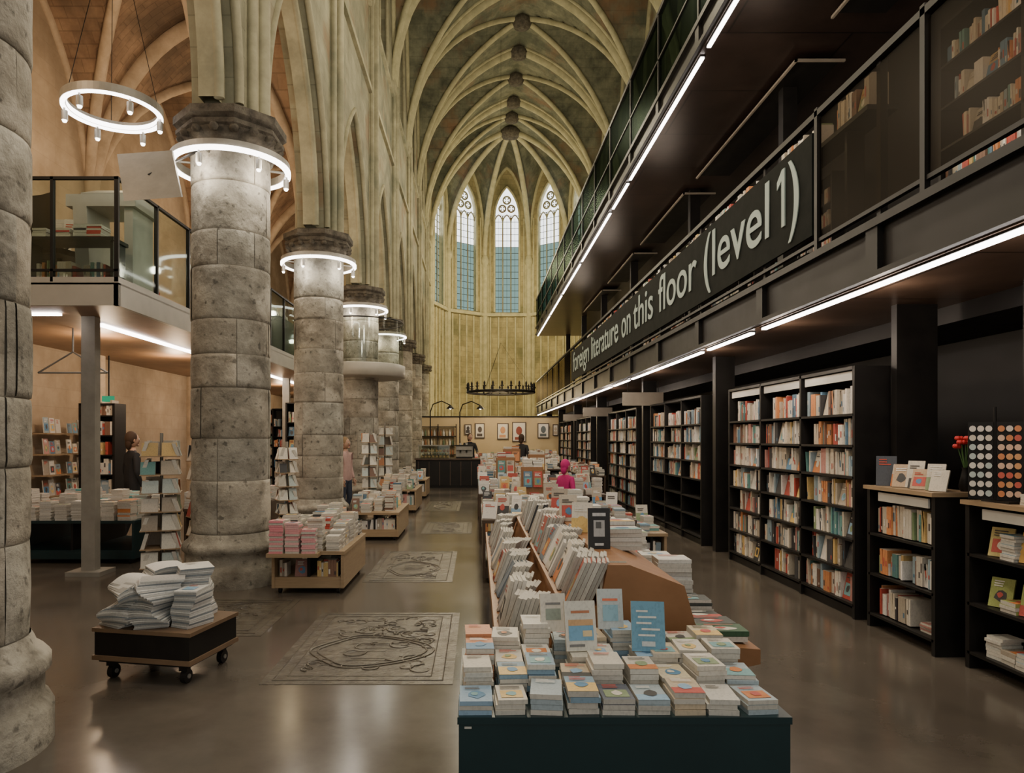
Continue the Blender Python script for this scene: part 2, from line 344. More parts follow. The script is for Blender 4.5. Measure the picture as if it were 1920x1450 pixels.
mb.build('ceiling_nave_vault',[M_vault,M_rib,M_cap])
# apse walls + windows
mb=MB(); wi=0
for ang in (-72,-36,0,36,72):
    th=math.radians(ang); nd=V((math.sin(th),math.cos(th),0)); sd=V((math.cos(th),-math.sin(th),0)); O=V((XC,YC,0))+nd*A
    T=lambda a,z,d,O=O,sd=sd,nd=nd: O+sd*a+nd*d+UZ*z
    awall(mb,T,-hw,hw,0,lambda a: ZS+H*p(a/hw)-.5*(1-abs(a/hw))+.02,[(-.72,.72,9.0,14.6,1.8)],.35,0,back=False,mj=1)
    mb.tube([T(a,z,0) for a,z in arc(-.74,.74,14.6,1.8,12,9.0)],.07,6,1)
    for q in (-.98,-.5,0,.5,.98): mb.tube([T(q,.0,-.02),T(q,8.7,-.02)],.06,6,1)
    mb.obox(T(-hw,8.75,-.14),sd*2*hw,nd*.16,UZ*.18,1)
    for q in (-1.0,1.0): mb.tube([T(q,8.9,-.02),T(q,14.5,-.02)],.05,6,1)
    wi+=1; wb=MB()
    zt=12.9
    wb.face([T(-.72,9.0,.30),T(.72,9.0,.30),T(.72,zt,.30),T(-.72,zt,.30)],1)
    o=arc(-.72,.72,14.6,1.8,12); wb.face([T(-.72,zt,.30),T(.72,zt,.30)]+[T(a,z,.30) for a,z in reversed(o)],0)
    for q in (-.24,.24): wb.tube([T(q,9.0,.2),T(q,14.7,.2)],.04,6,2)
    for k in range(16): wb.tube([T(-.72,9.2+k*.37,.26),T(.72,9.2+k*.37,.26)],.018,4,3)
    for q in (-.48,0,.48): 
        wb.tube([T(q+a,z,.2) for a,z in arc(-.24,.24,14.3,.5,6)],.035,6,2)
        wb.tube([T(q,9.0,.26),T(q,14.6,.26)],.012,4,3)
    for cx,cz,r in ((-.26,15.15,.2),(.26,15.15,.2),(0,15.65,.22)):
        wb.tube([T(cx+r*math.cos(t),cz+r*math.sin(t),.2) for t in [2*math.pi*k/14 for k in range(14)]],.05,6,2,closed=True,up=tuple(nd))
        for k in range(4):
            t=math.pi/2*k+.78; wb.tube([T(cx+r*math.cos(t),cz+r*math.sin(t),.2),T(cx+r*.35*math.cos(t),cz+r*.35*math.sin(t),.2)],.035,5,2)
    wb.build('window_%d'%wi,[M_win,M_wint,M_wall,M_lead])
for ang in (-90,-54,-18,18,54,90):
    th=math.radians(ang); c=V((XC,YC,0))+V((math.sin(th),math.cos(th),0))*(W-.05)
    mb.lathe([(.17,0),(.17,11.7),(.25,11.9),(.25,12.05),(.15,12.3)],c.x,c.y,12,1)
    for k in (-1,1):
        t=V((math.cos(th),-math.sin(th),0))*k*.2-V((math.sin(th),math.cos(th),0))*-.02; mb.tube([c+t,c+t+UZ*12],.07,6,1)
mb.build('wall_apse',[M_apse,M_rib])
# ------------------------------------------------------------------ aisle
mb=MB(); AX0,AX1=-6.75,XW-.5; axc=(AX0+AX1)/2; aw=(AX1-AX0)/2
for y0,y1 in zip(PY,PY[1:]): vault(mb,axc,aw,y0,y1,5.3,3.6,n=12,r1=.09,r2=.13,r3=.07,boss=False)
mb.build('ceiling_aisle_vault',[M_avault,M_arib,M_cap])
mb=MB(); mb.face([(AX0,-6,0),(AX0,PY[-1],0),(AX0,PY[-1],9.2),(AX0,-6,9.2)])
for y in PY[1:]: mb.lathe([(.22,0),(.22,5.0),(.3,5.2),(.3,5.4),(.18,5.7)],AX0+.05,y,14,1)
mb.build('wall_aisle_left',[M_awall,M_arib])
mb=MB(); mb.face([(AX0,30.4,0),(XW,30.4,0),(XW,30.4,9.2),(AX0,30.4,9.2)]); mb.build('wall_aisle_end',[M_awall])
mb=MB(); mb.face([(7.2,-6,0),(7.2,PY[-1],0),(7.2,PY[-1],18),(7.2,-6,18)]); mb.build('wall_aisle_right',[M_wall])
# ------------------------------------------------------------------ columns + ring lamps
RC=random.Random(5)
def column(x,y):
    mb=MB()
    prof=[(.53,0),(.53,.18),(.51,.22),(.485,.24),(.485,.36),(.515,.385),(.515,.44),(.485,.475),(.45,.50),(.435,.54),(.42,.57)]
    mb.lathe(prof,n=40,caps=False)
    z=.57; N=40
    while z<4.72:
        h=RC.uniform(.34,.58); z1=min(z+h,4.74)
        if 4.74-z1<.2: z1=4.74
        nb=RC.choice([3,4]); cuts=sorted(RC.sample(range(0,N,3),nb)); 
        for i,a in enumerate(cuts):
            b=cuts[(i+1)%nb]; cnt=(b-a)%N or N
            dr=RC.uniform(-.005,.006); k=RC.uniform(.80,1.08); w=RC.uniform(-.03,.03); col=(k*(1+w),k,k*(1-w))
            ids=[(a+j)%N for j in range(cnt+1)]
            def ringpts(r,zz): 
                out=[]
                for j,q in enumerate(ids):
                    t=2*math.pi*(a+j)/N
                    if j==0: t+=.009
                    if j==cnt: t-=.009
                    out.append((r*math.cos(t),r*math.sin(t),zz))
                return out
            wob=[RC.uniform(-.003,.003) for _ in range(3)]
            mb.grid([ringpts(.411,z+.003),ringpts(.416+dr,z+.007),ringpts(.42+dr+wob[0],z+.04),ringpts(.421+dr+wob[1],(z+z1)/2),ringpts(.42+dr+wob[2],z1-.04),ringpts(.416+dr,z1-.007),ringpts(.411,z1-.003)],0,col)
        z=z1
    mb.lathe([(.4112,.55),(.4112,4.76)],n=40,m=2,caps=False)
    mb.lathe([(.42,4.68),(.455,4.71),(.455,4.75),(.43,4.78),(.46,4.82),(.53,4.87),(.50,4.9)],n=24,m=1,sm=True)
    mb.lathe([(.54,4.87),(.575,4.90),(.575,4.94),(.55,4.96),(.60,5.0),(.60,5.08),(.46,5.10)],n=8,m=1,sm=False,ph=math.pi/8)
    for k in range(16):
        t=2*math.pi*k/16; mb.ball((.52*math.cos(t),.52*math.sin(t),4.86),.055,1,sc=(1,1,.8),n=6,k=4)
    mb.build('stone_column',[M_col,M_cap,M_joint],(x,y,0))
def ring(name,x,y,z,r,pendant=False):
    mb=MB()
    def band(ri,ro,z0,z1,m):
        N=56
        rows=[[(rr*math.cos(2*math.pi*k/N),rr*math.sin(2*math.pi*k/N),zz) for k in range(N)] for rr,zz in ((ri,z0),(ro,z0),(ro,z1),(ri,z1),(ri,z0))]
        mb.grid(rows,m,sm=False,closed=True)
    band(r-.06,r,.0,.085,0); band(r-.05,r-.005,-.018,-.001,1)
    if pendant: band(r-.062,r-.061,.0,.05,1)
    else: band(r+.0005,r+.008,-.02,.018,1)
    for k in range(6):
        t=2*math.pi*k/6+.3; c,s=math.cos(t),math.sin(t)
        mb.tube([(r*c*.93,r*s*.93,0),(r*c*.95,r*s*.95,-.07)],.012,6,0)
        mb.tube([(r*c*.93,r*s*.93,-.05),(r*c*.93,r*s*.93,-.15)],.032,10,0)
        mb.ball((r*c*.93,r*s*.93,-.152),.027,2,n=8,k=4)
        if not pendant: mb.tube([(r*c*.95,r*s*.95,.03),(.40*c,.40*s,.03)],.014,6,0)
    if pendant:
        for k in range(3):
            t=2*math.pi*k/3; mb.tube([(r*math.cos(t)*.96,r*math.sin(t)*.96,.07),(0,0,2.2)],.004,4,3)
        mb.tube([(0,0,2.2),(0,0,3.4)],.005,4,3)
    mb.build(name,[M_metal,M_ledr,M_lamp,M_black],(x,y,z))
def plight(name,loc,pw,col=(1,.85,.65),rad=.15):
    l=bpy.data.lights.new(name,'POINT'); l.energy=pw; l.color=col; l.shadow_soft_size=rad
    o=bpy.data.objects.new(name,l); bpy.context.scene.collection.objects.link(o); o.location=loc; return o
for y in PY[1:]: column(COLX,y); column(XC+W+.25,y)
for i,y in enumerate(PY[1:6]):
    ring('column_ring_lamp',COLX,y,4.60,.635)
    for t in (-110,-35,40): plight('column_spot_light',(COLX+.68*math.cos(math.radians(t)),y+.68*math.sin(math.radians(t)),4.42),15 if i else 8,(1,.88,.72),.06)
ring('pendant_ring_lamp',-3.94,7.5,5.13,.50,True)
mb=MB(); D=V((.09,0,-.11)); a=V((-3.78,7.1,4.62))+D;b=V((-3.22,7.1,4.66))+D;d=V((-2.97,6.75,4.06))+D; c=a+(d-b)
mb.obox(c,d-c,a-c,V((.005,.02,.008)),0); mb.tube([(a+d)/2,(-2.95,7.3,4.62)],.012,6,1); mb.build('reflector_panel',[M_metal,M_black])
# ------------------------------------------------------------------ floor tomb slabs
def tomb(x0,x1,y0,y1,kind=0):
    mb=MB(); mb.box(x0,x1,y0,y1,-.01,.0025)
    def rect(i,r,m=0): 
        mb.tube([(x0+i,y0+i,.001),(x1-i,y0+i,.001),(x1-i,y1-i,.001),(x0+i,y1-i,.001)],r,5,m,closed=True,sm=False)
    rect(.07,.007); rect(.15 if kind!=1 else .2,.006)
    cx,cy=(x0+x1)/2,(y0+y1)/2; w,h=(x1-x0)/2-.2,(y1-y0)/2-.22
    rr=random.Random(int(y0*10))
    if kind!=2:
        for f in (1,.88):
            mb.tube([(cx+w*f*math.cos(t)*(1+.08*math.cos(4*t)),cy+h*.55*f*math.sin(t)*(1+.1*math.cos(3*t))-h*.3,.003) for t in [2*math.pi*k/40 for k in range(40)]],.008,5,0,closed=True)
    for _ in range(75 if kind==0 else 40):
        px=cx+rr.uniform(-1,1)*w; py=cy+rr.uniform(-.95,1)*h
        if kind!=2 and ((px-cx)/w)**2+((py-cy+h*.3)/(h*.55))**2<.9 and rr.random()<.75: continue
        r0=rr.uniform(.03,.11); d=rr.choice((1,-1)); ph=rr.uniform(0,6); g=rr.uniform(.3,.6)
        pts=[(px+r0*(1-k/18)*math.cos(ph+d*k*g),py+r0*(1-k/18)*math.sin(ph+d*k*g),.002) for k in range(12)]
        mb.tube(pts,[.010-.0006*k for k in range(12)],5,0)
    for _ in range(8 if kind!=2 else 14):
        yy=cy-h*.3+rr.uniform(-.35,.35)*h if kind!=2 else cy+rr.uniform(-1,1)*h; l=rr.uniform(.2,.5)*w; mb.tube([(cx-l,yy,.002),(cx+l,yy,.002)],.004,4,0)
    mb.build('carved_tomb_slab',[M_slab,M_cap])
tomb(-1.42,-.16,4.5,6.35,0); tomb(-1.28,-.28,7.7,9.8,1); tomb(-.95,-.1,11.6,13.2,2); tomb(-1.2,-.4,15.2,17.6,1); tomb(-2.9,-1.75,5.6,6.9,2)
# ------------------------------------------------------------------ steel bookshelf structure
SX=2.9; YE=34; XR=5.75
mb=MB()
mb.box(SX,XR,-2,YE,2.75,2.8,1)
mb.box(SX+1.2,XR,-2,YE,2.60,2.75,0)
mb.box(SX,XR,-2,YE,2.80,3.16,0)
mb.box(SX-.06,SX+.02,-2,YE,2.76,2.80,0); mb.box(SX-.06,SX+.02,-2,YE,3.12,3.18,0)
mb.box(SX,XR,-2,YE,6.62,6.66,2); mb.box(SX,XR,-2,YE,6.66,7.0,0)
mb.box(SX-.06,SX+.02,-2,YE,6.64,6.70,0); mb.box(SX-.06,SX+.02,-2,YE,6.95,7.02,0)
for k in range(18):
    y=-1+k*2.0
    mb.box(SX+.008,SX+.06,y,y+.05,3.16,4.33,0); mb.box(SX-.03,SX+.03,y,y+.05,7.0,8.35,0)
    mb.box(SX-.045,SX,y-.05,y+.10,2.80,3.14,0); mb.box(SX-.045,SX,y-.05,y+.1,6.7,6.96,0)
for y in (5.86,4.45,2.6): mb.box(SX-.03,SX+.008,y,y+.05,3.16,4.40,0)
mb.box(SX-.03,SX+.04,-2,YE,4.33,4.38,0); mb.box(SX-.02,SX+.02,-2,YE,3.26,3.29,0)
mb.box(SX-.03,SX+.04,-2,YE,8.33,8.40,0); mb.box(SX-.03,SX+.02,-2,YE,7.6,7.63,0)
mb.box(5.0,5.05,-2,YE,0,2.7,0); mb.box(5.3,5.35,-2,YE,3.16,6.62,0); mb.box(5.3,5.35,-2,YE,7.0,9.2,0)
for y in (9.75,14.0,19.4,24,28.5,33.5): mb.box(3.35,3.62,y,y+.12,0,2.75,0); mb.box(4.3,4.5,y,y+.15,3.16,6.62,0)
mb.box(3.6,3.95,5.95,6.03,0,2.75,0); mb.box(3.95,4.1,4.86,5.02,0,2.75,0); mb.box(4.0,4.1,-2,4.2,1.2,2.7,0)
for (x0,x1,y0,y1) in ((4.13,4.78,9.0,13.1),(4.13,4.78,13.9,17.6),(4.13,4.78,18.4,22),(4.13,4.78,4.2,8.1),(4.13,4.78,23,27)):
    for a,b,c,d in ((x0,x1,y0,y0+.03),(x0,x0+.03,y0,y1)): mb.box(a,b,c,d,6.50,6.53,4)
    mb.box(x0+.03,x1-.03,y0+.04,y1-.04,6.545,6.555,0)
    for yy in (y0+.3,y1-.3): mb.box((x0+x1)/2-.01,(x0+x1)/2+.01,yy,yy+.02,6.55,6.62,0)
mb.build('steel_gallery_structure',[M_black,M_soff,M_soff2,M_metal,M_tan])
mb=MB()
mb.box(SX-.005,SX+.005,-2,5.86,3.3,4.30,0); mb.box(SX-.005,SX+.005,21.2,YE,3.3,4.28,0)
mb.build('railing_mesh_panel',[M_mesh])
mb=MB(); mb.box(SX-.012,SX-.002,-2,YE,7.04,8.3,0); mb.build('upper_railing_glass_panel',[M_tealg])
def leds(name,z,segs):
    mb=MB()
    for a,b in segs: mb.box(SX+.03,SX+.08,a,b,z-.02,z,1); mb.box(SX+.02,SX+.09,a-.02,b+.02,z,z+.012,0)
    mb.build(name,[M_black,M_led])
leds('led_strip_light',2.737,[(-2,3.2),(3.4,7.15),(7.45,8.85),(9.1,13.2),(13.5,15),(15.3,19.5),(19.8,23.7),(24,28),(28.3,33.8)])
leds('led_strip_light',6.605,[(-1,4.4),(4.7,8.85),(9.1,13.4),(13.6,15.1),(15.4,19.6),(19.9,24),(24.3,28),(28.3,33.8)])
e=empty('floor_directory_sign')
mb=MB(); mb.box(SX-.03,SX-.006,5.95,21.2,3.34,4.22,0); mb.build('sign_band_panel',[M_rail],parent=e)
for wd,d0,d1 in (('(level',8.75,6.80),(')',6.38,6.17),('floor',10.95,9.05),('this',12.7,11.3),('on',13.75,12.95),('literature',17.4,14.1),('foreign',20.7,17.8)):
    cu=bpy.data.curves.new('lettering_word','FONT'); cu.body=wd; cu.size=.80; cu.extrude=.004; cu.offset=.003
    ob=bpy.data.objects.new('lettering',cu); bpy.context.scene.collection.objects.link(ob); cu.materials.append(M_txt)
    bpy.context.view_layer.update(); w=ob.dimensions.x; s=(d0-d1)/w
    bb=[v[0] for v in ob.bound_box]; x0=min(bb)
    ob.matrix_world=Matrix(((0,0,-1,SX-.038),(-1,0,0,d0),(0,1,0,3.58),(0,0,0,1)))@Matrix.Translation((-x0*s,0,0))@Matrix.Diagonal((s,1,1,1))
    mw=ob.matrix_world.copy(); ob.parent=e; ob.matrix_world=mw
mb=MB(); P1=[(6.52,3.58),(6.52,4.02),(6.615,3.96),(6.615,4.035),(6.51,4.12),(6.455,4.12),(6.455,3.58)]
fr=[(SX-.042,y,z) for y,z in P1]; bk=[(SX-.031,y,z) for y,z in P1]
mb.face(fr); mb.grid([fr,bk],0,sm=False,closed=True); mb.build('lettering_digit_1',[M_txt],parent=e)
# ------------------------------------------------------------------ shelving
def shelf(name,x,y0,y1,cols,zs,top,depth=.32,dens=.97,bright=1.0,fill=True,strip=True,skip=()):
    mb=MB(); 
    mb.box(x+depth-.01,x+depth,y0,y1,.05 if zs[0]<2 else zs[0]-.1,top,1)
    zb=0 if zs[0]<2 else zs[0]-.13
    for k in range(cols+1):
        y=y0+(y1-y0)*k/cols; mb.box(x,x+depth,y-.018,y+.018,zb,top,1)
    for z in zs: mb.box(x,x+depth,y0,y1,z-.022,z,1)
    mb.box(x,x+depth,y0,y1,top-.03,top,1); mb.box(x+.03,x+depth,y0,y1,zb,zb+.08,1)
    if strip:
        for k in range(cols): mb.box(x+.02,x+.03,y0+(y1-y0)*(k+.06)/cols,y0+(y1-y0)*(k+.94)/cols,top-.12,top-.04,2)
    if fill:
        zz=list(zs)+[top-.12]
        for i,z in enumerate(zs):
            if i in skip: continue
            for k in range(cols):
                a=y0+(y1-y0)*k/cols+.03; b=y0+(y1-y0)*(k+1)/cols-.03
                hh=min(.27,(zz[i+1]-z)*.93)
                L=(b-a)*(1 if R.random()<.75 else R.uniform(.7,.95))
                row(mb,(x+.03,a,z+.001),(0,1,0),(-1,0,0),L,hh,dens,.17,bright)
    return mb.build(name,[M_book,M_black,M_white])
z7=[.13,.42,.70,.98,1.26,1.54,1.82]
shelf('bookcase',3.32,6.12,9.15,3,z7,2.24,bright=1.18)
shelf('bookcase',3.32,10.3,13.3,3,z7,2.24,skip=(0,1,2),strip=False,bright=1.1)
shelf('bookcase',3.32,14.5,17.6,3,z7,2.24,strip=False,bright=1.1)
shelf('bookcase',3.32,20.3,23.2,3,z7,2.24,strip=False)
shelf('bookcase',3.32,24.6,28,3,z7,2.24,strip=False)
def lowunit(name,x,y0,y1,zs,top):
    mb=MB(); dp=.38
    mb.box(x+dp-.01,x+dp,y0,y1,.05,top,1)
    for y in (y0,y1): mb.box(x,x+dp,y-.02,y+.02,0,top,1)
    for z in zs: mb.box(x,x+dp,y0,y1,z-.02,z,1)
    mb.box(x-.03,x+dp,y0-.03,y1+.03,top-.03,top,3); mb.box(x-.005,x+.01,y0+.05,y1-.15,top-.12,top-.05,2)
    return mb,dp
mb,dp=lowunit('x',3.34,5.08,5.92,[.12,.46,.80],1.2)
row(mb,(3.37,5.12,.81),(0,1,0),(-1,0,0),.76,.26,.98,.2,1.1); row(mb,(3.37,5.12,.47),(0,1,0),(-1,0,0),.3,.24,1,.2); row(mb,(3.37,5.5,.47),(0,1,0),(-1,0,0),.35,.22,1,.2)
row(mb,(3.37,5.4,.13),(0,1,0),(-1,0,0),.45,.25,1,.2); stack(mb,3.5,5.25,.12,5,.2,.15)
for i in range(8): stand(mb,3.42+.03*(i%3),5.16+i*.075,1.2,.12,R.uniform(.16,.23),R.choice([(.55,.40,.26),(.6,.5,.38),(.45,.12,.08),(.65,.6,.5)]),R.uniform(-1.1,-.6),.4)
stand(mb,3.42,5.80,1.2,.15,.25,(.08,.09,.11),-.6,.12)
mb.build('low_bookcase',[M_book,M_black,M_white,M_wood])
mb,dp=lowunit('x',3.42,3.2,4.84,[.12,.46,.80],1.17)
for z,cs in ((.80,[(.7,.4,.1),(.25,.3,.08),(.15,.3,.4),(.6,.5,.2)]),(.46,[(.45,.5,.1),(.35,.4,.12),(.6,.6,.5)]),(.12,[(.6,.6,.55),(.3,.4,.45),(.5,.4,.3)])):
    y=3.3
    while y<4.78:
        if R.random()<.55 and z>.3: stand(mb,3.5,y,z,.14,.2,R.choice(cs),-1.1,.3)
        else: stack(mb,3.53,y,z,R.randint(3,9),.15,.13,c=R.choice(cs) if R.random()<.6 else None)
        y+=.135
for i in range(6): stack(mb,3.58,3.7+i*.14,1.17,R.randint(2,5),.18,.12,c=R.choice([(.6,.45,.3),(.65,.6,.5)]))
mb.build('low_bookcase',[M_book,M_black,M_white,M_wood])
mb=MB(); o=V((3.34,4.72,1.19)); ux=V((.80,-.6,0)).normalized(); nn=V((-.6,-.8,0)).normalized()
for q in (0,.155):
    mb.obox(o+ux*q,ux*.14,-nn*.02,UZ*.52,1)
mb.box(3.45,3.7,4.5,4.75,1.17,1.185,1); mb.tube([o+ux*.147-nn*.01,o+ux*.147-nn*.01+UZ*.62],.01,6,1)
for i in range(8):
    for j in range(6):
        c=o+ux*(.026+(j%3)*.044+(.155 if j>2 else 0))+UZ*(.04+i*.062)+nn*.004; col=R.choice([(.75,.68,.6),(.75,.70,.62),(.7,.62,.5),(.5,.58,.55)]) if j<3 else R.choice([(.65,.25,.1),(.7,.35,.15),(.75,.5,.35),(.7,.6,.5),(.6,.12,.08)])
        pts=[c+ux*.019*math.cos(t)+UZ*.021*math.sin(t) for t in [2*math.pi*k/12 for k in range(12)]]
        mb.grid([pts,[q+nn*.008 for q in pts]],0,col,False,True); mb.face([q+nn*.008 for q in pts],0,col)
mb.build('badge_display_stand',[M_flat,M_black])
mb=MB(); mb.lathe([(.03,0),(.045,.04),(.03,.12),(.02,.16),(.025,.18)],0,0,14,1)
for k in range(7):
    a=k*.9; t=V((.05*math.cos(a),.05*math.sin(a),.34+.03*(k%3))); mb.tube([(0,0,.15),t],.004,5,2,c=(.05,.12,.03))
    for j in range(5):
        b=j*1.256; mb.ball((t.x+.016*math.cos(b),t.y+.016*math.sin(b),t.z),.018,0,(.5,.02,.02),n=6,k=4)
mb.build('vase_of_red_flowers',[M_flat,M_black,M_flat],(3.66,5.2,1.2))
shelf('gallery_bookcase',4.5,1.6,6.75,5,[3.3,3.65,4.0,4.4,4.8,5.2],5.6,strip=False,bright=1.35,skip=(0,1))
shelf('gallery_bookcase',4.9,9.6,30,12,[3.3,3.62,3.94,4.26,4.58,4.90],5.3,strip=False)
mb=MB(); mb.box(3.15,3.4,5.6,20,4.26,4.3,1)
for y in range(6,20,2): mb.box(3.2,3.35,y,y+.04,3.17,4.26,1)
y=5.6
while y<19.5:
    L=R.uniform(.5,1.2); row(mb,(3.17,y,4.3),(0,1,0),(-1,0,0),L,.29,.95,.16,1.15); y+=L+R.uniform(.1,.7)
mb.box(3.1,3.3,6.5,12,3.30,3.34,1); row(mb,(3.1,6.9,3.17),(0,1,0),(-1,0,0),2.2,.13,1,.15,1.2)
mb.build('gallery_display_shelf',[M_book,M_black])
for x0,y,z0,z1 in ((2.85,13.6,2.24,2.5),(2.9,19,2.2,2.44),(2.95,23.8,2.2,2.42)):
    x1=x0+.8; mb=MB(); mb.box(x0,x1,y,y+.03,z0,z1,0); mb.tube([(x0+.1,y+.015,z1),(x0+.1,y+.015,2.71)],.008,6,1); mb.tube([(x1-.1,y+.015,z1),(x1-.1,y+.015,2.71)],.008,6,1)
    mb.build('hanging_sign_board',[M_tan,M_black])
# ------------------------------------------------------------------ front teal table
mb=MB(); mb.box(-.07,1.10,2.42,3.22,.60,.625,1); mb.box(-.065,1.095,2.425,3.2,0,.60,1); mb.box(-.045,-.02,2.420,2.424,.585,.592,2)
TP=.625
cc=[(.66,.64,.58),(.30,.44,.58),(.66,.62,.54),(.62,.58,.50),(.40,.48,.52),(.64,.28,.14),(.66,.58,.40),(.24,.36,.46),(.60,.50,.36),(.12,.14,.18)]
for r_,(yy,n0,n1) in enumerate(((2.52,3,4),(2.69,4,6),(2.86,5,7),(3.03,7,9))):
    for k in range(9):
        x=.0+k*.125+R.uniform(-.008,.008)
        n=3 if (r_==0 and k>=7) else R.randint(n0,n1)
        if r_==2 and k in (3,5): continue
        stack(mb,x,yy,TP,n,R.uniform(.104,.116),R.uniform(.148,.162),R.uniform(.015,.022),R.choice(cc),rot=R.uniform(-.05,.05))
def cov(x,y,z,w,h,c,parts,ang=0,lean=.25):
    o,u,hv,n=stand(mb,x,y,z,w,h,c,ang,lean,a=False); n=n.normalized()*.0015
    for i,(a,b,cc_,d,col) in enumerate(parts): mb.face([o+u*a+hv*b+n*(1+i*.3),o+u*cc_+hv*b+n*(1+i*.3),o+u*cc_+hv*d+n*(1+i*.3),o+u*a+hv*d+n*(1+i*.3)],0,col)
cov(.43,2.84,TP+.10,.13,.2,(.72,.70,.62),[(.1,.2,.9,.5,(.2,.42,.62)),(.1,.5,.9,.62,(.65,.4,.2)),(.2,.75,.8,.8,(.5,.2,.1)),(.1,.08,.6,.13,(.2,.2,.2)),(.55,.28,.85,.4,(.75,.6,.35))],.12)
cov(.70,2.83,TP+.10,.135,.2,(.16,.36,.50),[(.15,.78,.5,.82,(.75,.75,.7)),(.2,.66,.75,.70,(.75,.75,.7)),(.15,.54,.6,.58,(.75,.75,.7)),(.3,.42,.85,.46,(.75,.75,.7)),(.2,.3,.7,.34,(.75,.75,.7)),(.3,.1,.7,.2,(.6,.65,.65))],-.12)
stack(mb,.43,2.86,TP,5,.112,.158,.02,(.6,.58,.5)); stack(mb,.70,2.86,TP,5,.112,.158,.02,(.6,.58,.5))
cov(.33,2.98,TP+.14,.11,.16,(.70,.66,.58),[(.2,.3,.8,.6,(.3,.35,.3)),(.2,.7,.8,.76,(.2,.2,.2))],.1)
cov(.575,2.98,TP+.15,.11,.17,(.55,.6,.6),[(.2,.2,.8,.6,(.3,.5,.6)),(.2,.7,.8,.76,(.8,.2,.1))])
mb.build('display_table',[M_book,M_teal,M_white])
# ------------------------------------------------------------------ stepped display stand
mb=MB(); Y0,Y1=3.28,7.1
poly=[(.10,.42),(.10,.60),(.34,.60),(.40,.80),(.58,.80),(.62,1.0),(.72,1.0),(.98,.90),(1.06,.62),(1.34,.60),(1.34,.53),(1.1,.48),(1.1,.42)]
mb.face([(x,Y0,z) for x,z in poly],1); mb.face([(x,Y1,z) for x,z in reversed(poly)],1)
for (a,b),(c,d) in zip(poly,poly[1:]+poly[:1]): mb.face([(a,Y0,b),(c,Y0,d),(c,Y1,d),(a,Y1,b)],1)
mb.box(.12,1.05,Y0+.1,Y1-.1,0,.42,2)
mb.box(.085,.10,Y0,Y1,.56,.64,1); mb.box(.385,.40,Y0,Y1,.78,.83,1)
WH=[(.74,.72,.67),(.72,.70,.64),(.66,.66,.62),(.72,.70,.66),(.46,.52,.56),(.2,.25,.3),(.6,.5,.35)]
for xb,zb,tilt in ((.105,.60,.36),(.405,.80,.34)):
    y=Y0+.03
    while y<Y1-.2:
        nb=R.choice([4,5,6,8]); x=xb+R.uniform(0,.02); w=R.uniform(.13,.17); hh=R.uniform(.21,.275); c=R.choice(WH+WH+[(.45,.10,.07),pick(),pick()])
        ti=tilt+R.uniform(-.12,.12); rz=R.uniform(-.35,.05)
        spine=R.choice([c,PAGE,PAGE,PAGE,tuple(q*.7 for q in PAGE)])
        for k in range(nb):
            t=R.uniform(.014,.024); rm=Matrix.Rotation(rz+R.uniform(-.04,.04),3,'Z')
            hv=rm@(V((math.sin(ti),0,math.cos(ti)))*hh*R.uniform(.97,1)); tv=rm@(V((math.cos(ti),0,-math.sin(ti)))*t*.90); wv=rm@V((0,w,0))
            o=V((x,y,zb+math.sin(ti)*.02)); g=R.uniform(.8,1.05)
            mb.obox(o,tv,wv,hv,0,cols=[c,c,tuple(q*g for q in (spine if R.random()<.6 else PAGE)),PAGE,PAGE,PAGE])
            if k==0 and R.random()<.6: art(mb,o+wv,-wv,hv,-tv)
            x+=t/math.cos(ti)
            if x-xb>.17: break
        y+=w+R.uniform(.003,.03)
for k in range(16): stack(mb,.84,Y0+.75+k*.19,.96,R.randint(2,6),.2,.15,c=(.66,.65,.6) if R.random()<.6 else None)
for k in range(12): stack(mb,1.2,Y0+1.0+k*.225,.615,R.randint(7,11),.2,.18,c=(.70,.69,.64) if R.random()<.8 else None)
for k in range(5): stack(mb,1.2,Y0+.14+k*.17,.615,R.randint(2,5),.22,.14,c=R.choice([(.05,.12,.06),(.6,.6,.55),(.08,.09,.08)]))
cov(.65,3.3,.82,.13,.19,(.55,.50,.40),[(.2,.3,.8,.65,(.25,.33,.38)),(.3,.38,.7,.58,(.5,.5,.45)),(.15,.8,.85,.86,(.2,.2,.2))],-.05,.2)
cov(.66,3.75,1.0,.12,.22,(.02,.02,.022),[(.25,.3,.75,.7,(.45,.45,.45)),(.35,.5,.6,.66,(.1,.1,.1)),(.2,.8,.8,.88,(.6,.6,.6)),(.3,.08,.7,.14,(.6,.6,.6))],.0,.08)
for k in range(4): stand(mb,.66,4.4+k*.6,1.0,.13,.19,pick(),R.uniform(-.4,.2),.15)
mb.build('stepped_book_display',[M_book,M_ply,M_dwood])
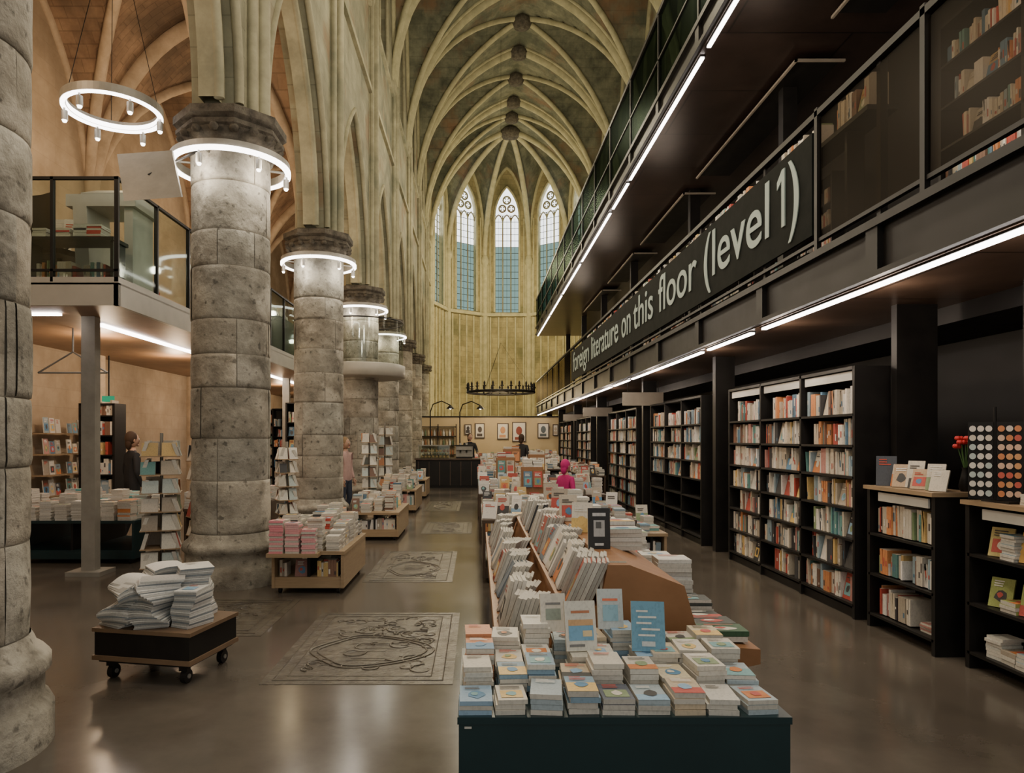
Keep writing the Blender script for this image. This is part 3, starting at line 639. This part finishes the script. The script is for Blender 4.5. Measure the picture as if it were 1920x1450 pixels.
def table(name,x0,x1,y0,y1,h,mats,lo=2,hi=8,px=.16,py=.22,under=True,up=.1,pal=None):
    mb=MB(); mb.box(x0,x1,y0,y1,h-.035,h,1); 
    mb.box(x0+.03,x1-.03,y0+.03,y1-.03,.14,.17,1); mb.box(x0+.01,x0+.04,y0+.01,y1-.01,.06,h-.03,1); mb.box(x1-.04,x1-.01,y0+.01,y1-.01,.06,h-.03,1); mb.box((x0+x1)/2-.015,(x0+x1)/2+.015,y0+.05,y1-.05,.15,h-.03,2)
    mb.box(x0+.02,x1-.02,y0+.02,y1-.02,.06,.14,1)
    for x in (x0+.08,x1-.08):
        for y in (y0+.08,y1-.08): mb.tube([(x-.015,y,.03),(x+.015,y,.03)],.03,10,2)
    tablefill(mb,x0,x1,y0,y1,h,lo,hi,px,py,up,pal)
    if under:
        row(mb,(x0+.06,y0+.06,.17),(1,0,0),(0,-1,0),x1-x0-.12,h-.25,.9,.15)
        row(mb,(x1-.06,y0+.06,.17),(0,1,0),(1,0,0),y1-y0-.12,h-.25,.85,.15)
    return mb.build(name,mats)
BM=[M_book,M_wood,M_black]; BD=[M_book,M_dwood,M_black]; BT=[M_book,M_teal,M_black]
table('book_table',.05,1.75,7.6,9.5,.70,BD,2,9,up=.25)
table('book_table',.02,1.95,10.45,12.5,.75,BD,2,11,up=.35)
table('book_table',.0,1.5,13.6,16.0,.8,BD,2,11,up=.35)
table('book_table',.1,2.1,17.0,19.6,.85,BD,2,12,up=.4)
table('book_table',.6,2.5,21,24,.85,BD,3,10,up=.4)
table('book_table',1.85,2.2,8.0,9.2,.5,BM,2,5)
mb=MB(); PLY=(.30,.15,.065)
for x,y,z,w,h in ((.62,9.65,.0,.3,1.2),(.35,12.75,0,.35,1.25),(.95,12.8,0,.3,1.3),(.6,16.1,0,.4,1.35)):
    mb.box(x,x+w,y,y+.25,0,h,0,PLY); mb.box(x+.02,x+w-.02,y-.02,y,.8,h-.03,0,PLY)
    for j in range(2): stand(mb,x+w*(.27+.46*j),y-.05,h-.28,w*.4,.22,pick(),0,.1)
    for j in range(2): stack(mb,x+w*(.27+.46*j),y+.12,h,R.randint(2,6),w*.42,.2)
mb.build('plywood_display_plinth',[M_book])
table('low_book_table',-2.12,-1.36,7.1,8.5,.44,BM,7,14,px=.18,py=.2)
table('low_book_table',-2.0,-1.22,10.8,12.4,.44,BM,8,15,px=.17,up=.2)
table('low_book_table',-2.05,-1.3,14.8,16.4,.5,BM,6,14,px=.17,up=.2)
table('low_book_table',-2.1,-1.35,18.4,19.8,.5,BM,6,12,up=.3)
table('book_table',-3.95,-3.1,9.3,11.2,.65,BD,4,12,up=.25)
table('book_table',-3.9,-2.95,13.3,15.0,.65,BD,4,12,up=.25)
table('book_table',-6.0,-4.35,8.8,10.2,.55,BT,6,15,px=.2,under=False,pal=[(.7,.68,.62),(.7,.68,.62),(.12,.42,.42),(.68,.25,.08),(.7,.67,.6),(.5,.5,.48)])
mb=MB()
for i,(x,c,n) in enumerate(((-2.02,(.75,.28,.32),15),(-1.86,(.78,.45,.45),14),(-1.70,(.68,.66,.62),11))): stack(mb,x,7.02,.44,n,.14,.12,.022,c)
mb.c=[c if c[0]<.6 or c[1]<.5 else ((.72,.35,.36) if i%3 else c) for i,c in enumerate(mb.c)]
mb.box(-2.12,-1.60,6.95,7.09,.40,.44,1)
mb.build('pink_book_stack',[M_book,M_wood])
# ------------------------------------------------------------------ trolley w/ splayed piles
mb=MB()
w,d=.72,.58
mb.box(-w/2,w/2,-d/2,d/2,.325,.35,1); mb.box(-w/2+.012,w/2-.012,-d/2+.012,d/2-.012,.17,.325,3); mb.box(-w/2,w/2,-d/2,d/2,.14,.17,1)
mb.box(-w/2+.03,w/2-.03,-d/2+.03,d/2-.03,.12,.14,3)
for x in (-w/2+.09,w/2-.09):
    for y in (-d/2+.08,d/2-.08):
        mb.box(x-.03,x+.03,y-.02,y+.02,.085,.12,3); mb.tube([(x-.018,y+.015,.045),(x+.018,y+.015,.045)],.045,16,3); mb.tube([(x-.026,y+.015,.045),(x+.026,y+.015,.045)],.015,8,4)
def magazine(o,ux,uy,ww,dd,t,sag,c,e1,e2):
    """thin magazine whose left/right edges droop by sag"""
    n=7; top=[];bot=[]
    for k in range(n):
        f=-1+2*k/(n-1); dz=-sag*f*f if f<0 else -sag*.4*f*f
        top.append([o+ux*(f*ww/2)+uy*s*dd/2+UZ*(dz+t) for s in (-1,1)]); bot.append([o+ux*(f*ww/2)+uy*s*dd/2+UZ*dz for s in (-1,1)])
    mb.grid(top,0,c,True); mb.grid(bot,0,c,True)
    mb.grid([[q[0] for q in bot],[q[0] for q in top]],0,e1,False); mb.grid([[q[1] for q in bot],[q[1] for q in top]],0,e1,False)
    mb.face([bot[0][0],bot[0][1],top[0][1],top[0][0]],0,e2); mb.face([bot[-1][0],bot[-1][1],top[-1][1],top[-1][0]],0,e2)
for (px,py,n,r0,dr,ww,dd,sag,am) in ((-.15,-.11,28,-.35,.055,.22,.28,.05,.035),(.03,-.11,29,.55,-.055,.21,.27,.045,.03),(-.12,.12,32,.25,.02,.22,.27,.02,.02),(.12,.11,32,.1,.02,.22,.27,.0,.01),(.24,-.08,22,-.25,.02,.15,.22,.0,.008)):
    for i in range(n):
        f=i/n; a=r0+dr*i; t=.0112; ux=V((math.cos(a),math.sin(a),0)); uy=V((-math.sin(a),math.cos(a),0))
        o=V((px-am*2*(1-f)*(1 if px<.05 else 0)+am*math.sin(i*.45),py-am*(1-f)+am*.7*math.cos(i*.45),.352+i*t))
        g=.66 if i%2 else .40; c=(g,g,g*.97); q=(.20,.23,.25) if (i//2)%2 else (.6,.6,.57)
        s=sag*min(1,f*1.0)
        magazine(o,ux,uy,ww,dd,t*.85,min(s,i*t*.9),c,q if i%2 else c,c if i%2 else q)
    if sag==0: art(mb,o-ux*ww*.35-uy*dd*.45+UZ*(t),ux*ww*.7,uy*dd*.9,UZ)
mb.build('book_trolley',[M_book,nmat('trolley_ply',(.15,.095,.055),(.21,.135,.08),rough=.45,bump=.02),M_dwood,M_black,M_metal],(-2.13,4.78,0),rotz=-.2)
# ------------------------------------------------------------------ spinner / book tower
def tower(name,x,y,r,h,n=6,rot=0):
    mb=MB(); mb.lathe([(r*1.1,0),(r*1.1,.04),(.05,.06)],0,0,20,1); mb.tube([(0,0,.05),(0,0,h)],.02,8,2)
    for k in range(n):
        z=.15+(h-.2)*k/n; mb.box(-r,r,-r,r,z-.012,z,1)
        for a in range(4):
            t=a*math.pi/2; u=V((math.cos(t),math.sin(t),0)); v=V((math.sin(t),-math.cos(t),0))
            for j in (-1,1):
                if R.random()<.12: continue
                c=pick() if R.random()<.6 else R.choice([(.7,.68,.6),(.5,.58,.56)]); hh=min(.24,(h-.2)/n*.85)*R.uniform(.75,1)
                o=v*(r*.98)+u*(j*r*.5-r*.42+R.uniform(-.01,.01))+UZ*z
                mb.obox(o,u*(r*R.uniform(.7,.84)),-v*.04,UZ*hh-v*.05,0,cols=[PAGE,PAGE,c,c,PAGE,PAGE]) 
    mb.build(name,[M_book,M_wood,M_metal],(x,y,0),rotz=rot)
tower('book_display_tower',-3.62,7.95,.21,1.66,7,.35)
tower('card_spinner_rack',-2.72,9.9,.14,1.55,7,.5); tower('card_spinner_rack',-2.2,14.1,.16,1.8,7,.2); tower('card_spinner_rack',-2.35,17.6,.2,2.0,7,.2); tower('card_spinner_rack',-3.45,8.75,.17,1.6,6,.7)
# ------------------------------------------------------------------ mezzanine
M_ms=nmat('mezz_soffit_wood',(.22,.13,.075),(.30,.18,.10),rough=.5,bump=0)
mb=MB(); MX0,MX1,MY0,MY1=AX0+.01,-3.78,7.3,27
mb.box(MX0,MX1,MY0,MY1,3.22,3.3,0); mb.box(MX0,MX1,MY0,MY0+.05,3.0,3.24,0); mb.box(MX1-.05,MX1,MY0,MY1,3.0,3.24,0); mb.box(MX0,MX1-.05,MY0+.05,MY1,3.03,3.08,1)
mb.lathe([(.98,3.0),(1.05,3.02),(1.05,3.28),(1.0,3.3),(.45,3.3)],COLX,16.3,40,0)
for y in (8.12,12.2,16.5,20.5): mb.box(-4.64,-4.48,y,y+.12,0,3.03,2); mb.box(-4.76,-4.36,y-.12,y+.24,0,.05,2)
mb.box(-4.74,-4.64,8.6,13,3.0,3.025,3); mb.box(-5.6,-4.75,7.85,7.93,3.0,3.025,3); mb.box(-4.74,-4.64,14,20,3.0,3.025,3)
for x,y in ((-5.7,9.0),):
    mb.tube([(x,y,2.45),(x+.45,y,2.72),(x+.9,y,2.45)],.013,6,2); mb.tube([(x,y,2.45),(x+.9,y,2.45)],.013,6,2); mb.tube([(x+.45,y,2.72),(x+.45,y,3.03)],.013,6,2)
mb.build('mezzanine_platform',[M_grey,M_ms,M_metal,M_led])
mb=MB()
mb.box(MX0,MX1,MY0+.02,MY0+.03,3.32,4.33,0); mb.box(MX1-.025,MX1-.015,MY0,15.3,3.32,4.33,0); mb.box(MX1-.025,MX1-.015,17.4,MY1,3.32,4.33,0)
mb.lathe([(1.0,3.3),(1.0,4.3)],COLX,16.3,40,0,caps=False)
for k in range(12): mb.box(MX1-.045,MX1-.0,MY0+k*.9,MY0+k*.9+.03,3.25,4.36,1)
for x in (-6.3,-5.7,-5.1,-4.5): mb.box(x,x+.03,MY0,MY0+.05,3.25,4.36,1)
mb.box(MX0,MX1,MY0,MY0+.04,4.33,4.36,1); mb.box(MX1-.04,MX1,MY0,15.3,4.33,4.36,1); mb.box(MX0,MX1,MY0,MY0+.03,3.36,3.385,1)
mb.tube([(COLX+1.0*math.cos(t),16.3+1.0*math.sin(t),4.3) for t in [2*math.pi*k/40 for k in range(40)]],.015,6,1,closed=True)
mb.build('mezzanine_glass_railing',[M_glass,M_black])
mb=MB(); z=3.3
mb.box(-4.75,-3.95,8.0,8.6,4.28,4.42,0); mb.obox((-4.62,8.0,z),(.16,0,0),(0,.5,0),(-.05,0,.98),0); mb.obox((-4.1,8.05,z),(.1,0,0),(0,.5,0),(0,0,.98),0)
mb.obox((-4.6,8.05,4.42),(.5,0,0),(0,.35,.15),(0,-.01,.03),0); mb.build('reception_desk',[M_desk,M_black])
mb=MB(); mb.box(-5.05,-4.0,7.62,7.95,3.78,3.82,1)
for x in (-5.0,-4.05): mb.box(x,x+.03,7.65,7.92,3.3,3.78,1)
for x,c in ((-4.85,(.05,.05,.05)),(-4.6,(.45,.03,.04)),(-4.25,(.5,.05,.04)),(-4.4,(.1,.1,.1))): stack(mb,x,7.78,3.82,R.randint(4,7),.16,.2,.022,c)
row(mb,(-4.9,7.66,3.31),(1,0,0),(0,-1,0),.8,.28,.9,.2,.5)
mb.build('mezzanine_side_table',[M_book,M_black])
mb=MB(); mb.obox((-.22,-.2,.45),(.44,0,0),(0,.42,0),(0,0,.07),0)
for off in (.2,.25): mb.grid([[( .21*math.cos(a),off+.03*abs(math.cos(a)),.55+.58*k/6) for a in [math.pi*j/8 for j in range(9)]] for k in range(7)],0)
mb.tube([(0,0,.45),(0,0,.1)],.03,8,0); mb.tube([(0,.18,.47),(0,.24,.75)],.02,6,0)
for k in range(5):
    a=k*1.2566; mb.tube([(0,0,.1),(.27*math.cos(a),.27*math.sin(a),.06)],.02,6,0); mb.ball((.27*math.cos(a),.27*math.sin(a),.032),.03,0,n=8,k=6)
for s in (-1,1): mb.tube([(s*.2,.1,.5),(s*.27,.05,.6),(s*.27,-.12,.7),(s*.27,.12,.7)],.015,6,0)
mb.build('office_chair',[M_black],(-5.0,8.3,3.3),rotz=2.8)
mb=MB(); mb.box(-6.7,-5.5,9.1,9.5,3.3,4.1,1); mb.box(-6.7,-6.3,9.5,14,3.3,4.3,1); tablefill(mb,-6.6,-5.5,9.1,9.5,4.1,3,9,up=.3)
row(mb,(-6.3,9.6,4.3),(0,1,0),(1,0,0),4.2,.27,.9,.2); row(mb,(-6.28,9.6,3.7),(0,1,0),(1,0,0),4.2,.27,.9,.2)
for k in range(8): stand(mb,-6.2+k*.16,9.15,4.12,.16,.42,(.7,.69,.65),R.uniform(-.4,.4),.3)
mb.build('mezzanine_bookcase',[M_book,M_black])
mb=MB(); tablefill(mb,-4.6,-4.0,12,14.8,4.05,4,10); mb.box(-4.65,-3.95,12,15,3.3,4.05,1); mb.build('mezzanine_book_counter',[M_book,M_black])
def aisleshelf(y0,y1,top=2.5,dens=.95):
    mb=MB(); x=-6.35
    mb.box(-6.74,-6.72,y0,y1,0,top,1)
    n=max(1,round((y1-y0)/1.0))
    for k in range(n+1):
        y=y0+(y1-y0)*k/n; mb.box(-6.7,x,y-.02,y+.02,0,top,1)
    for k in range(7):
        z=.1+k*.33; mb.box(-6.7,x,y0,y1,z-.02,z,1)
        for j in range(n): row(mb,(x-.02,y0+(y1-y0)*j/n+.03,z),(0,1,0),(1,0,0),(y1-y0)/n-.06,.27,dens,.2)
    mb.box(-6.7,x,y0,y1,top-.03,top,1); mb.build('aisle_bookcase',[M_book,M_black])
aisleshelf(17,20); aisleshelf(20.8,23.8)
def trans(x0,x1,y,top=2.3,nm='aisle_bookcase'):
    mb=MB(); mb.box(x0,x1,y+.33,y+.35,0,top,1)
    n=max(1,round((x1-x0)/.9))
    for k in range(n+1): xx=x0+(x1-x0)*k/n; mb.box(xx-.02,xx+.02,y,y+.35,0,top,1)
    for k in range(7):
        z=.1+k*.31; mb.box(x0,x1,y,y+.35,z-.02,z,1)
        for j in range(n): row(mb,(x0+(x1-x0)*j/n+.03,y+.02,z),(1,0,0),(0,-1,0),(x1-x0)/n-.06,.26,.93,.2)
    mb.box(x0,x1,y,y+.35,top-.03,top,1); mb.build(nm,[M_book,M_black])
trans(-6.25,-5.72,10.9,2.15); trans(-4.3,-3.6,15.6,2.4); trans(-6.2,-5.0,21,2.5); trans(-4.2,-3.1,22,2.5)
mb=MB()
for y in (10.4,11.0,11.6):
    mb.box(-6.70,-6.4,y,y+.5,.05,.4,1)
    for k in range(4):
        mb.box(-6.70,-6.45,y,y+.5,.7+k*.32,.72+k*.32,2)
        for j in range(3): stand(mb,-6.52,y+.1+j*.15,.72+k*.32,.12,R.uniform(.15,.25),pick(),1.57,.1)
mb.build('merchandise_rack',[M_book,M_dwood,M_wood])
mb=MB(); mb.obox((-6.4,11.82,2.22),(.2,0,0),(0,.03,0),(0,0,.1),0); mb.obox((-6.3,11.83,2.32),(.02,0,0),(0,.02,0),(0,0,.69),1); mb.build('emergency_exit_light',[M_green,M_black])
# ------------------------------------------------------------------ far end: bar + poster wall
mb=MB(); mb.box(-2.5,4.6,30.0,30.12,0,2.5,0); mb.box(-2.5,4.6,29.96,30.16,2.5,2.56,1); mb.build('wall_poster_partition',[M_cream,M_black])
for x0,x1,z0,z1,c in ((-.55,-.25,1.75,2.2,(.05,.04,.04)),(-.1,.32,1.6,2.25,(.08,.06,.05)),(.85,1.35,1.55,2.25,(.6,.3,.15)),(1.5,2.1,1.45,2.3,(.25,.05,.03)),(2.6,3.1,1.6,2.25,(.1,.12,.13)),(3.25,3.5,1.7,2.2,(.5,.4,.3))):
    mb=MB(); mb.box(x0,x1,29.93,29.955,z0,z1,1); mb.box(x0+.04,x1-.04,29.92,29.93,z0+.04,z1-.04,0,(.7,.66,.58))
    w_=x1-x0; cx=(x0+x1)/2; mb.ball((cx,29.918,(z0+z1)/2+.05),w_*.22,0,c,(1,.02,1.4)); mb.box(cx-w_*.3,cx+w_*.25,29.912,29.918,z0+.08,z0+.2,0,c)
    mb.build('framed_poster',[M_flat,M_dwood])
mb=MB(); mb.box(-1.98,.10,22.3,23.0,.0,.90,0); mb.box(-2.02,.14,22.25,23.05,.90,.95,1); mb.box(-1.98,.1,22.28,22.3,.08,.85,0)
for k in range(6): mb.box(-1.9+k*.34,-1.88+k*.34,22.26,22.28,.08,.85,1)
mb.build('cafe_bar_counter',[M_black,M_dwood])
mb=MB(); mb.box(-1.9,-.9,22.4,22.8,.95,1.35,0); 
for x in (-1.9,-.92): mb.box(x,x+.02,22.38,22.4,.95,1.37,1)
mb.box(-1.92,-.88,22.38,22.82,1.35,1.38,1); mb.box(-1.9,-.9,22.42,22.78,1.13,1.145,1)
for k in range(8): mb.ball((-1.8+k*.12,22.55,1.19),.045,2,R.choice([(.5,.3,.12),(.6,.45,.25),(.3,.12,.06)])); mb.ball((-1.8+k*.12,22.55,1.0),.045,2,(.5,.35,.15))
mb.build('pastry_display_case',[M_glass,M_metal,M_flat])
mb=MB(); mb.obox((-.7,22.5,1.0),(.55,0,0),(0,.4,0),(0,0,.35),0); mb.box(-.68,-.17,22.42,22.5,1.22,1.33,0); mb.box(-.72,-.13,22.45,22.95,1.35,1.38,1); mb.box(-.68,-.17,22.42,22.52,.95,1.0,1)
for x in (-.55,-.35): mb.tube([(x,22.46,1.22),(x,22.46,1.15)],.03,8,1); mb.tube([(x,22.46,1.18),(x,22.32,1.17)],.012,6,1); mb.lathe([(.03,0),(.04,.06)],x,22.6,10,2,z0=1.38)
for x in (-.66,-.58): mb.box(x,x+.03,22.55,22.9,.95,1.0,1)
mb.build('espresso_machine',[M_metal,M_black,M_white])
mb=MB(); 
for z in (0.9,1.3,1.7,2.1): mb.box(-2.45,-.9,29.6,29.9,z-.03,z,1)
for x in (-2.45,-1.7,-.92): mb.box(x,x+.03,29.6,29.9,0,2.2,1)
for z in (.9,1.3,1.7):
    for k in range(11): mb.lathe([(.04,0),(.045,.15),(.015,.22),(.015,.28)],-2.35+k*.13,29.72,8,0,R.choice([(.1,.15,.08),(.5,.4,.25),(.6,.6,.58),(.3,.12,.05)]),z0=z)
mb.build('back_bar_shelf',[M_flat,M_black])
table('book_table',-.3,1.0,25.2,27.0,.8,BD,3,8,up=.3); table('book_table',1.2,3.1,27.0,28.6,.9,BD,4,10,up=.4); table('book_table',2.25,2.75,14.8,18.2,.8,BD,4,10,up=.3)
mb=MB(); r=1.35
mb.tube([(r*math.cos(t),r*math.sin(t),0) for t in [2*math.pi*k/48 for k in range(48)]],.05,6,0,closed=True)
mb.tube([(r*.5*math.cos(t),r*.5*math.sin(t),.05) for t in [2*math.pi*k/32 for k in range(32)]],.03,6,0,closed=True)
for k in range(24):
    a=2*math.pi*k/24; c,s=math.cos(a),math.sin(a); mb.tube([(r*c,r*s,0),(r*c,r*s,.2)],.03,6,0); mb.lathe([(.05,0),(.08,.04),(.02,.05)],r*c,r*s,8,0,z0=.16); mb.lathe([(.03,0),(.04,.10),(.004,.18)],r*c,r*s,6,0,z0=.21)
for k in range(6): a=k*math.pi/3; mb.tube([(0,0,.1),(r*math.cos(a),r*math.sin(a),0)],.025,6,0)
for k in range(3): a=k*2.094; mb.tube([(r*math.cos(a),r*math.sin(a),0),(0,0,2.0)],.005,4,0)
mb.tube([(0,0,2),(0,0,14.4)],.006,4,0); mb.build('iron_chandelier',[M_black],(.95,28,3.45))
for x,y in ((-1.6,23.6),(-.6,23.8)):
    mb=MB(); mb.tube([(0,0,0),(0,0,2.5),(.1,-.1,2.75),(.4,-.3,2.85),(.7,-.5,2.7)],.02,6,0); mb.lathe([(.02,.12),(.05,.1),(.14,0)],.7,-.5,14,0,z0=2.58,caps=False); mb.lathe([(.18,0),(.18,.03),(.02,.04)],0,0,16,0); mb.ball((.7,-.5,2.6),.04,1); mb.build('arched_floor_lamp',[M_black,M_lamp],(x,y,0))
# ------------------------------------------------------------------ people
def smat(n,c,r=.8): return nmat(n,tuple(x*.85 for x in c),c,scale=20,rough=r,bump=.05)
M_skin=smat('skin',(.48,.29,.2),.6); M_dark=smat('black_cloth',(.015,.015,.017)); M_mag=smat('magenta_cloth',(.55,.02,.18)); M_pink=smat('pale_pink_cloth',(.55,.36,.33)); M_jean=smat('denim',(.04,.05,.08)); M_hair=smat('brown_hair',(.05,.025,.012)); M_hairb=smat('fair_hair',(.28,.18,.09)); M_shoe=smat('shoe_leather',(.02,.015,.012))
def person(loc,rot,ht,coat,pants,hair,arms='down'):
    e=empty('person',loc); s=ht/1.75
    P=[(0,0,.95),(0,.0,1.12),(0,-.01,1.32),(0,.0,1.46),(0,-.01,1.53)]; Rr=[.135,.12,.15,.06,.052]; E=[(0,1),(1,2),(2,3),(3,4)]
    for sx in (1,-1):
        if arms=='fwd': A=[(sx*.17,0,1.40),(sx*.23,-.08,1.16),(sx*.15,-.33,1.10)]
        else: A=[(sx*.17,0,1.40),(sx*.235,.02,1.13),(sx*.22,-.07,.89)]
        i=len(P); P+=A; Rr+=[.06,.048,.03]; E+=[(2,i),(i,i+1),(i+1,i+2)]
        i=len(P); st=.08 if sx>0 else -.06
        P+=[(sx*.09,0,.86),(sx*.1,-.02-st*.3,.5),(sx*.1,.02+st,.09),(sx*.11,-.13+st,.04)]; Rr+=[.095,.062,.042,.036]; E+=[(0,i),(i,i+1),(i+1,i+2),(i+2,i+3)]
    me=bpy.data.meshes.new('sk'); me.from_pydata([V(q)*s for q in P],E,[]); ob=bpy.data.objects.new('sk',me); bpy.context.scene.collection.objects.link(ob)
    sk=ob.modifiers.new('s','SKIN'); sv=me.skin_vertices[0].data
    for k,q in enumerate(Rr): sv[k].radius=(q*s*(1.15 if k in(0,1,2) else 1),q*s*(.85 if k in (0,1,2) else 1))
    sv[0].use_root=True
    ss=ob.modifiers.new('u','SUBSURF'); ss.levels=2; ss.render_levels=2
    dg=bpy.context.evaluated_depsgraph_get(); dg.update(); m2=bpy.data.meshes.new_from_object(ob.evaluated_get(dg)); bpy.data.objects.remove(ob)
    for m in (coat,pants,M_skin,M_shoe): m2.materials.append(m)
    for pl in m2.polygons:
        c=pl.center/s; pl.use_smooth=True
        pl.material_index=2 if c.z>1.475 else (3 if c.z<.1 else (1 if c.z<.86 and abs(c.x)<.2 else 0))
    b=bpy.data.objects.new('body',m2); bpy.context.scene.collection.objects.link(b); b.parent=e
    mb=MB(); hz=1.64
    mb.ball((0,-.01,hz),.1,0,sc=(.78,.92,1.18),n=18,k=12); mb.ball((0,-.10,hz-.01),.018,0,sc=(.8,1.2,1.5),n=8,k=6)
    mb.ball((0,-.085,hz-.085),.03,0,sc=(1,.8,.7),n=8,k=6)
    for q in (1,-1): mb.ball((q*.032,-.092,hz+.01),.012,2,(1,1,1),n=8,k=5); mb.ball((q*.032,-.102,hz+.01),.006,1,n=6,k=4); mb.ball((q*.08,0,hz-.005),.025,0,sc=(.4,.8,1.2),n=8,k=5)
    mb.ball((0,-.097,hz-.052),.02,3,sc=(1,.3,.3),n=8,k=5)
    mb.ball((0,.018,hz+.025),.108,1,sc=(.84,.92,1.1),n=18,k=12); mb.ball((0,.06,hz-.05),.08,1,sc=(.9,.6,1.4),n=12,k=8)
    for sx in (1,-1):
        w_=V((sx*.15,-.33,1.10)) if arms=='fwd' else V((sx*.22,-.07,.89)); dr=V((-.1*sx,-1,-.1)).normalized() if arms=='fwd' else V((0,-.25,-1)).normalized()
        sd=V((sx,0,0)) if arms=='fwd' else V((0,-1,.2)).normalized()
        mb.tube([w_,w_+dr*.05,w_+dr*.095],[.026,.034,.028],8,0)
        for k in range(4):
            l=(.065,.08,.075,.055)[k]; b0=w_+dr*.085+sd*((1.5-k)*.016); cu=V((-sx,0,0)) if arms!='fwd' else V((0,0,-1))
            mb.tube([b0,b0+dr*l*.5+cu*.006,b0+dr*l+cu*.022],[.010,.009,.007],6,0)
        b0=w_+dr*.03+sd*.025; mb.tube([b0,b0+sd*.025+dr*.025,b0+sd*.03+dr*.055],[.011,.010,.008],6,0)
    mb.v=[(a*s,b_*s,c*s) for a,b_,c in mb.v]; mb.build('head_and_hands',[M_skin,hair,M_white,M_mag],parent=e)
    e.rotation_euler=(0,0,rot); return e
person((-5.3,10.65,0),2.4,1.68,M_dark,M_dark,M_hair)
person((-.25,23.5,0),.3,1.75,M_dark,M_dark,M_hair,'fwd')
person((-2.55,13.4,0),1.2,1.6,M_pink,M_jean,M_hairb)
person((1.27,9.95,0),2.2,1.28,M_mag,M_mag,M_mag)
person((1.3,20.3,0),2.6,1.7,M_dark,M_jean,M_hair)
# ------------------------------------------------------------------ lights
YW=(1,.86,.60)
for i,y in enumerate((6,12,18,24,30)): plight('nave_fill',(.6,y,9.6),400,YW,.5)  # unseen fill points in mid-air, added to brighten the dark nave and vault
plight('apse_light',(1.7,36.0,10.5),700,(1,.83,.48),.6); plight('apse_floor_light',(1.7,35,4),520,(1,.77,.38),.5)
for y in (5.6,9.8,14,18.5): plight('aisle_light',(-4.9,y,5.9),110,(1,.69,.41),.3)
for y in (9.6,12,15,18.5,22): plight('under_mezz_light',(-5.2,y,2.75),50,(1,.72,.45),.15)
for y,pw in ((3.2,140),(7,115),(11,85),(15,75),(19,75)): plight('table_fill',(.4,y,5.2),pw,(1,.86,.68),.3)  # added ambient fill above the tables, no lamp fitting modelled here
for y in (24.5,28.3): plight('cafe_light',(.8,y,3.0),110,(1,.76,.45),.2)
for y,pw in ((3.2,24),(5.2,24),(9,14),(14,14),(20,14),(25,14)): plight('gallery_fill',(3.7,y,5.4),pw,(1,.82,.65),.4)  # unseen fill added inside the gallery to lift the books and soffit
for y in (3.6,5.2,7,9,12,16,21): plight('shelf_light',(3.0,y,2.5),13,(1,.81,.63),.1)
w=bpy.data.worlds.new('World'); bpy.context.scene.world=w; w.use_nodes=True; w.node_tree.nodes['Background'].inputs[0].default_value=(.91,.88,.80,1); w.node_tree.nodes['Background'].inputs[1].default_value=.85
# ------------------------------------------------------------------ camera
cd=bpy.data.cameras.new('Camera'); cam=bpy.data.objects.new('Camera',cd); bpy.context.scene.collection.objects.link(cam)
cam.location=(0,0,1.6); cam.rotation_euler=(math.pi/2,0,0); cd.sensor_width=36; cd.lens=1300/1920*36; cd.shift_x=65/1920; cd.shift_y=97/1920; cd.clip_end=200
bpy.context.scene.camera=cam
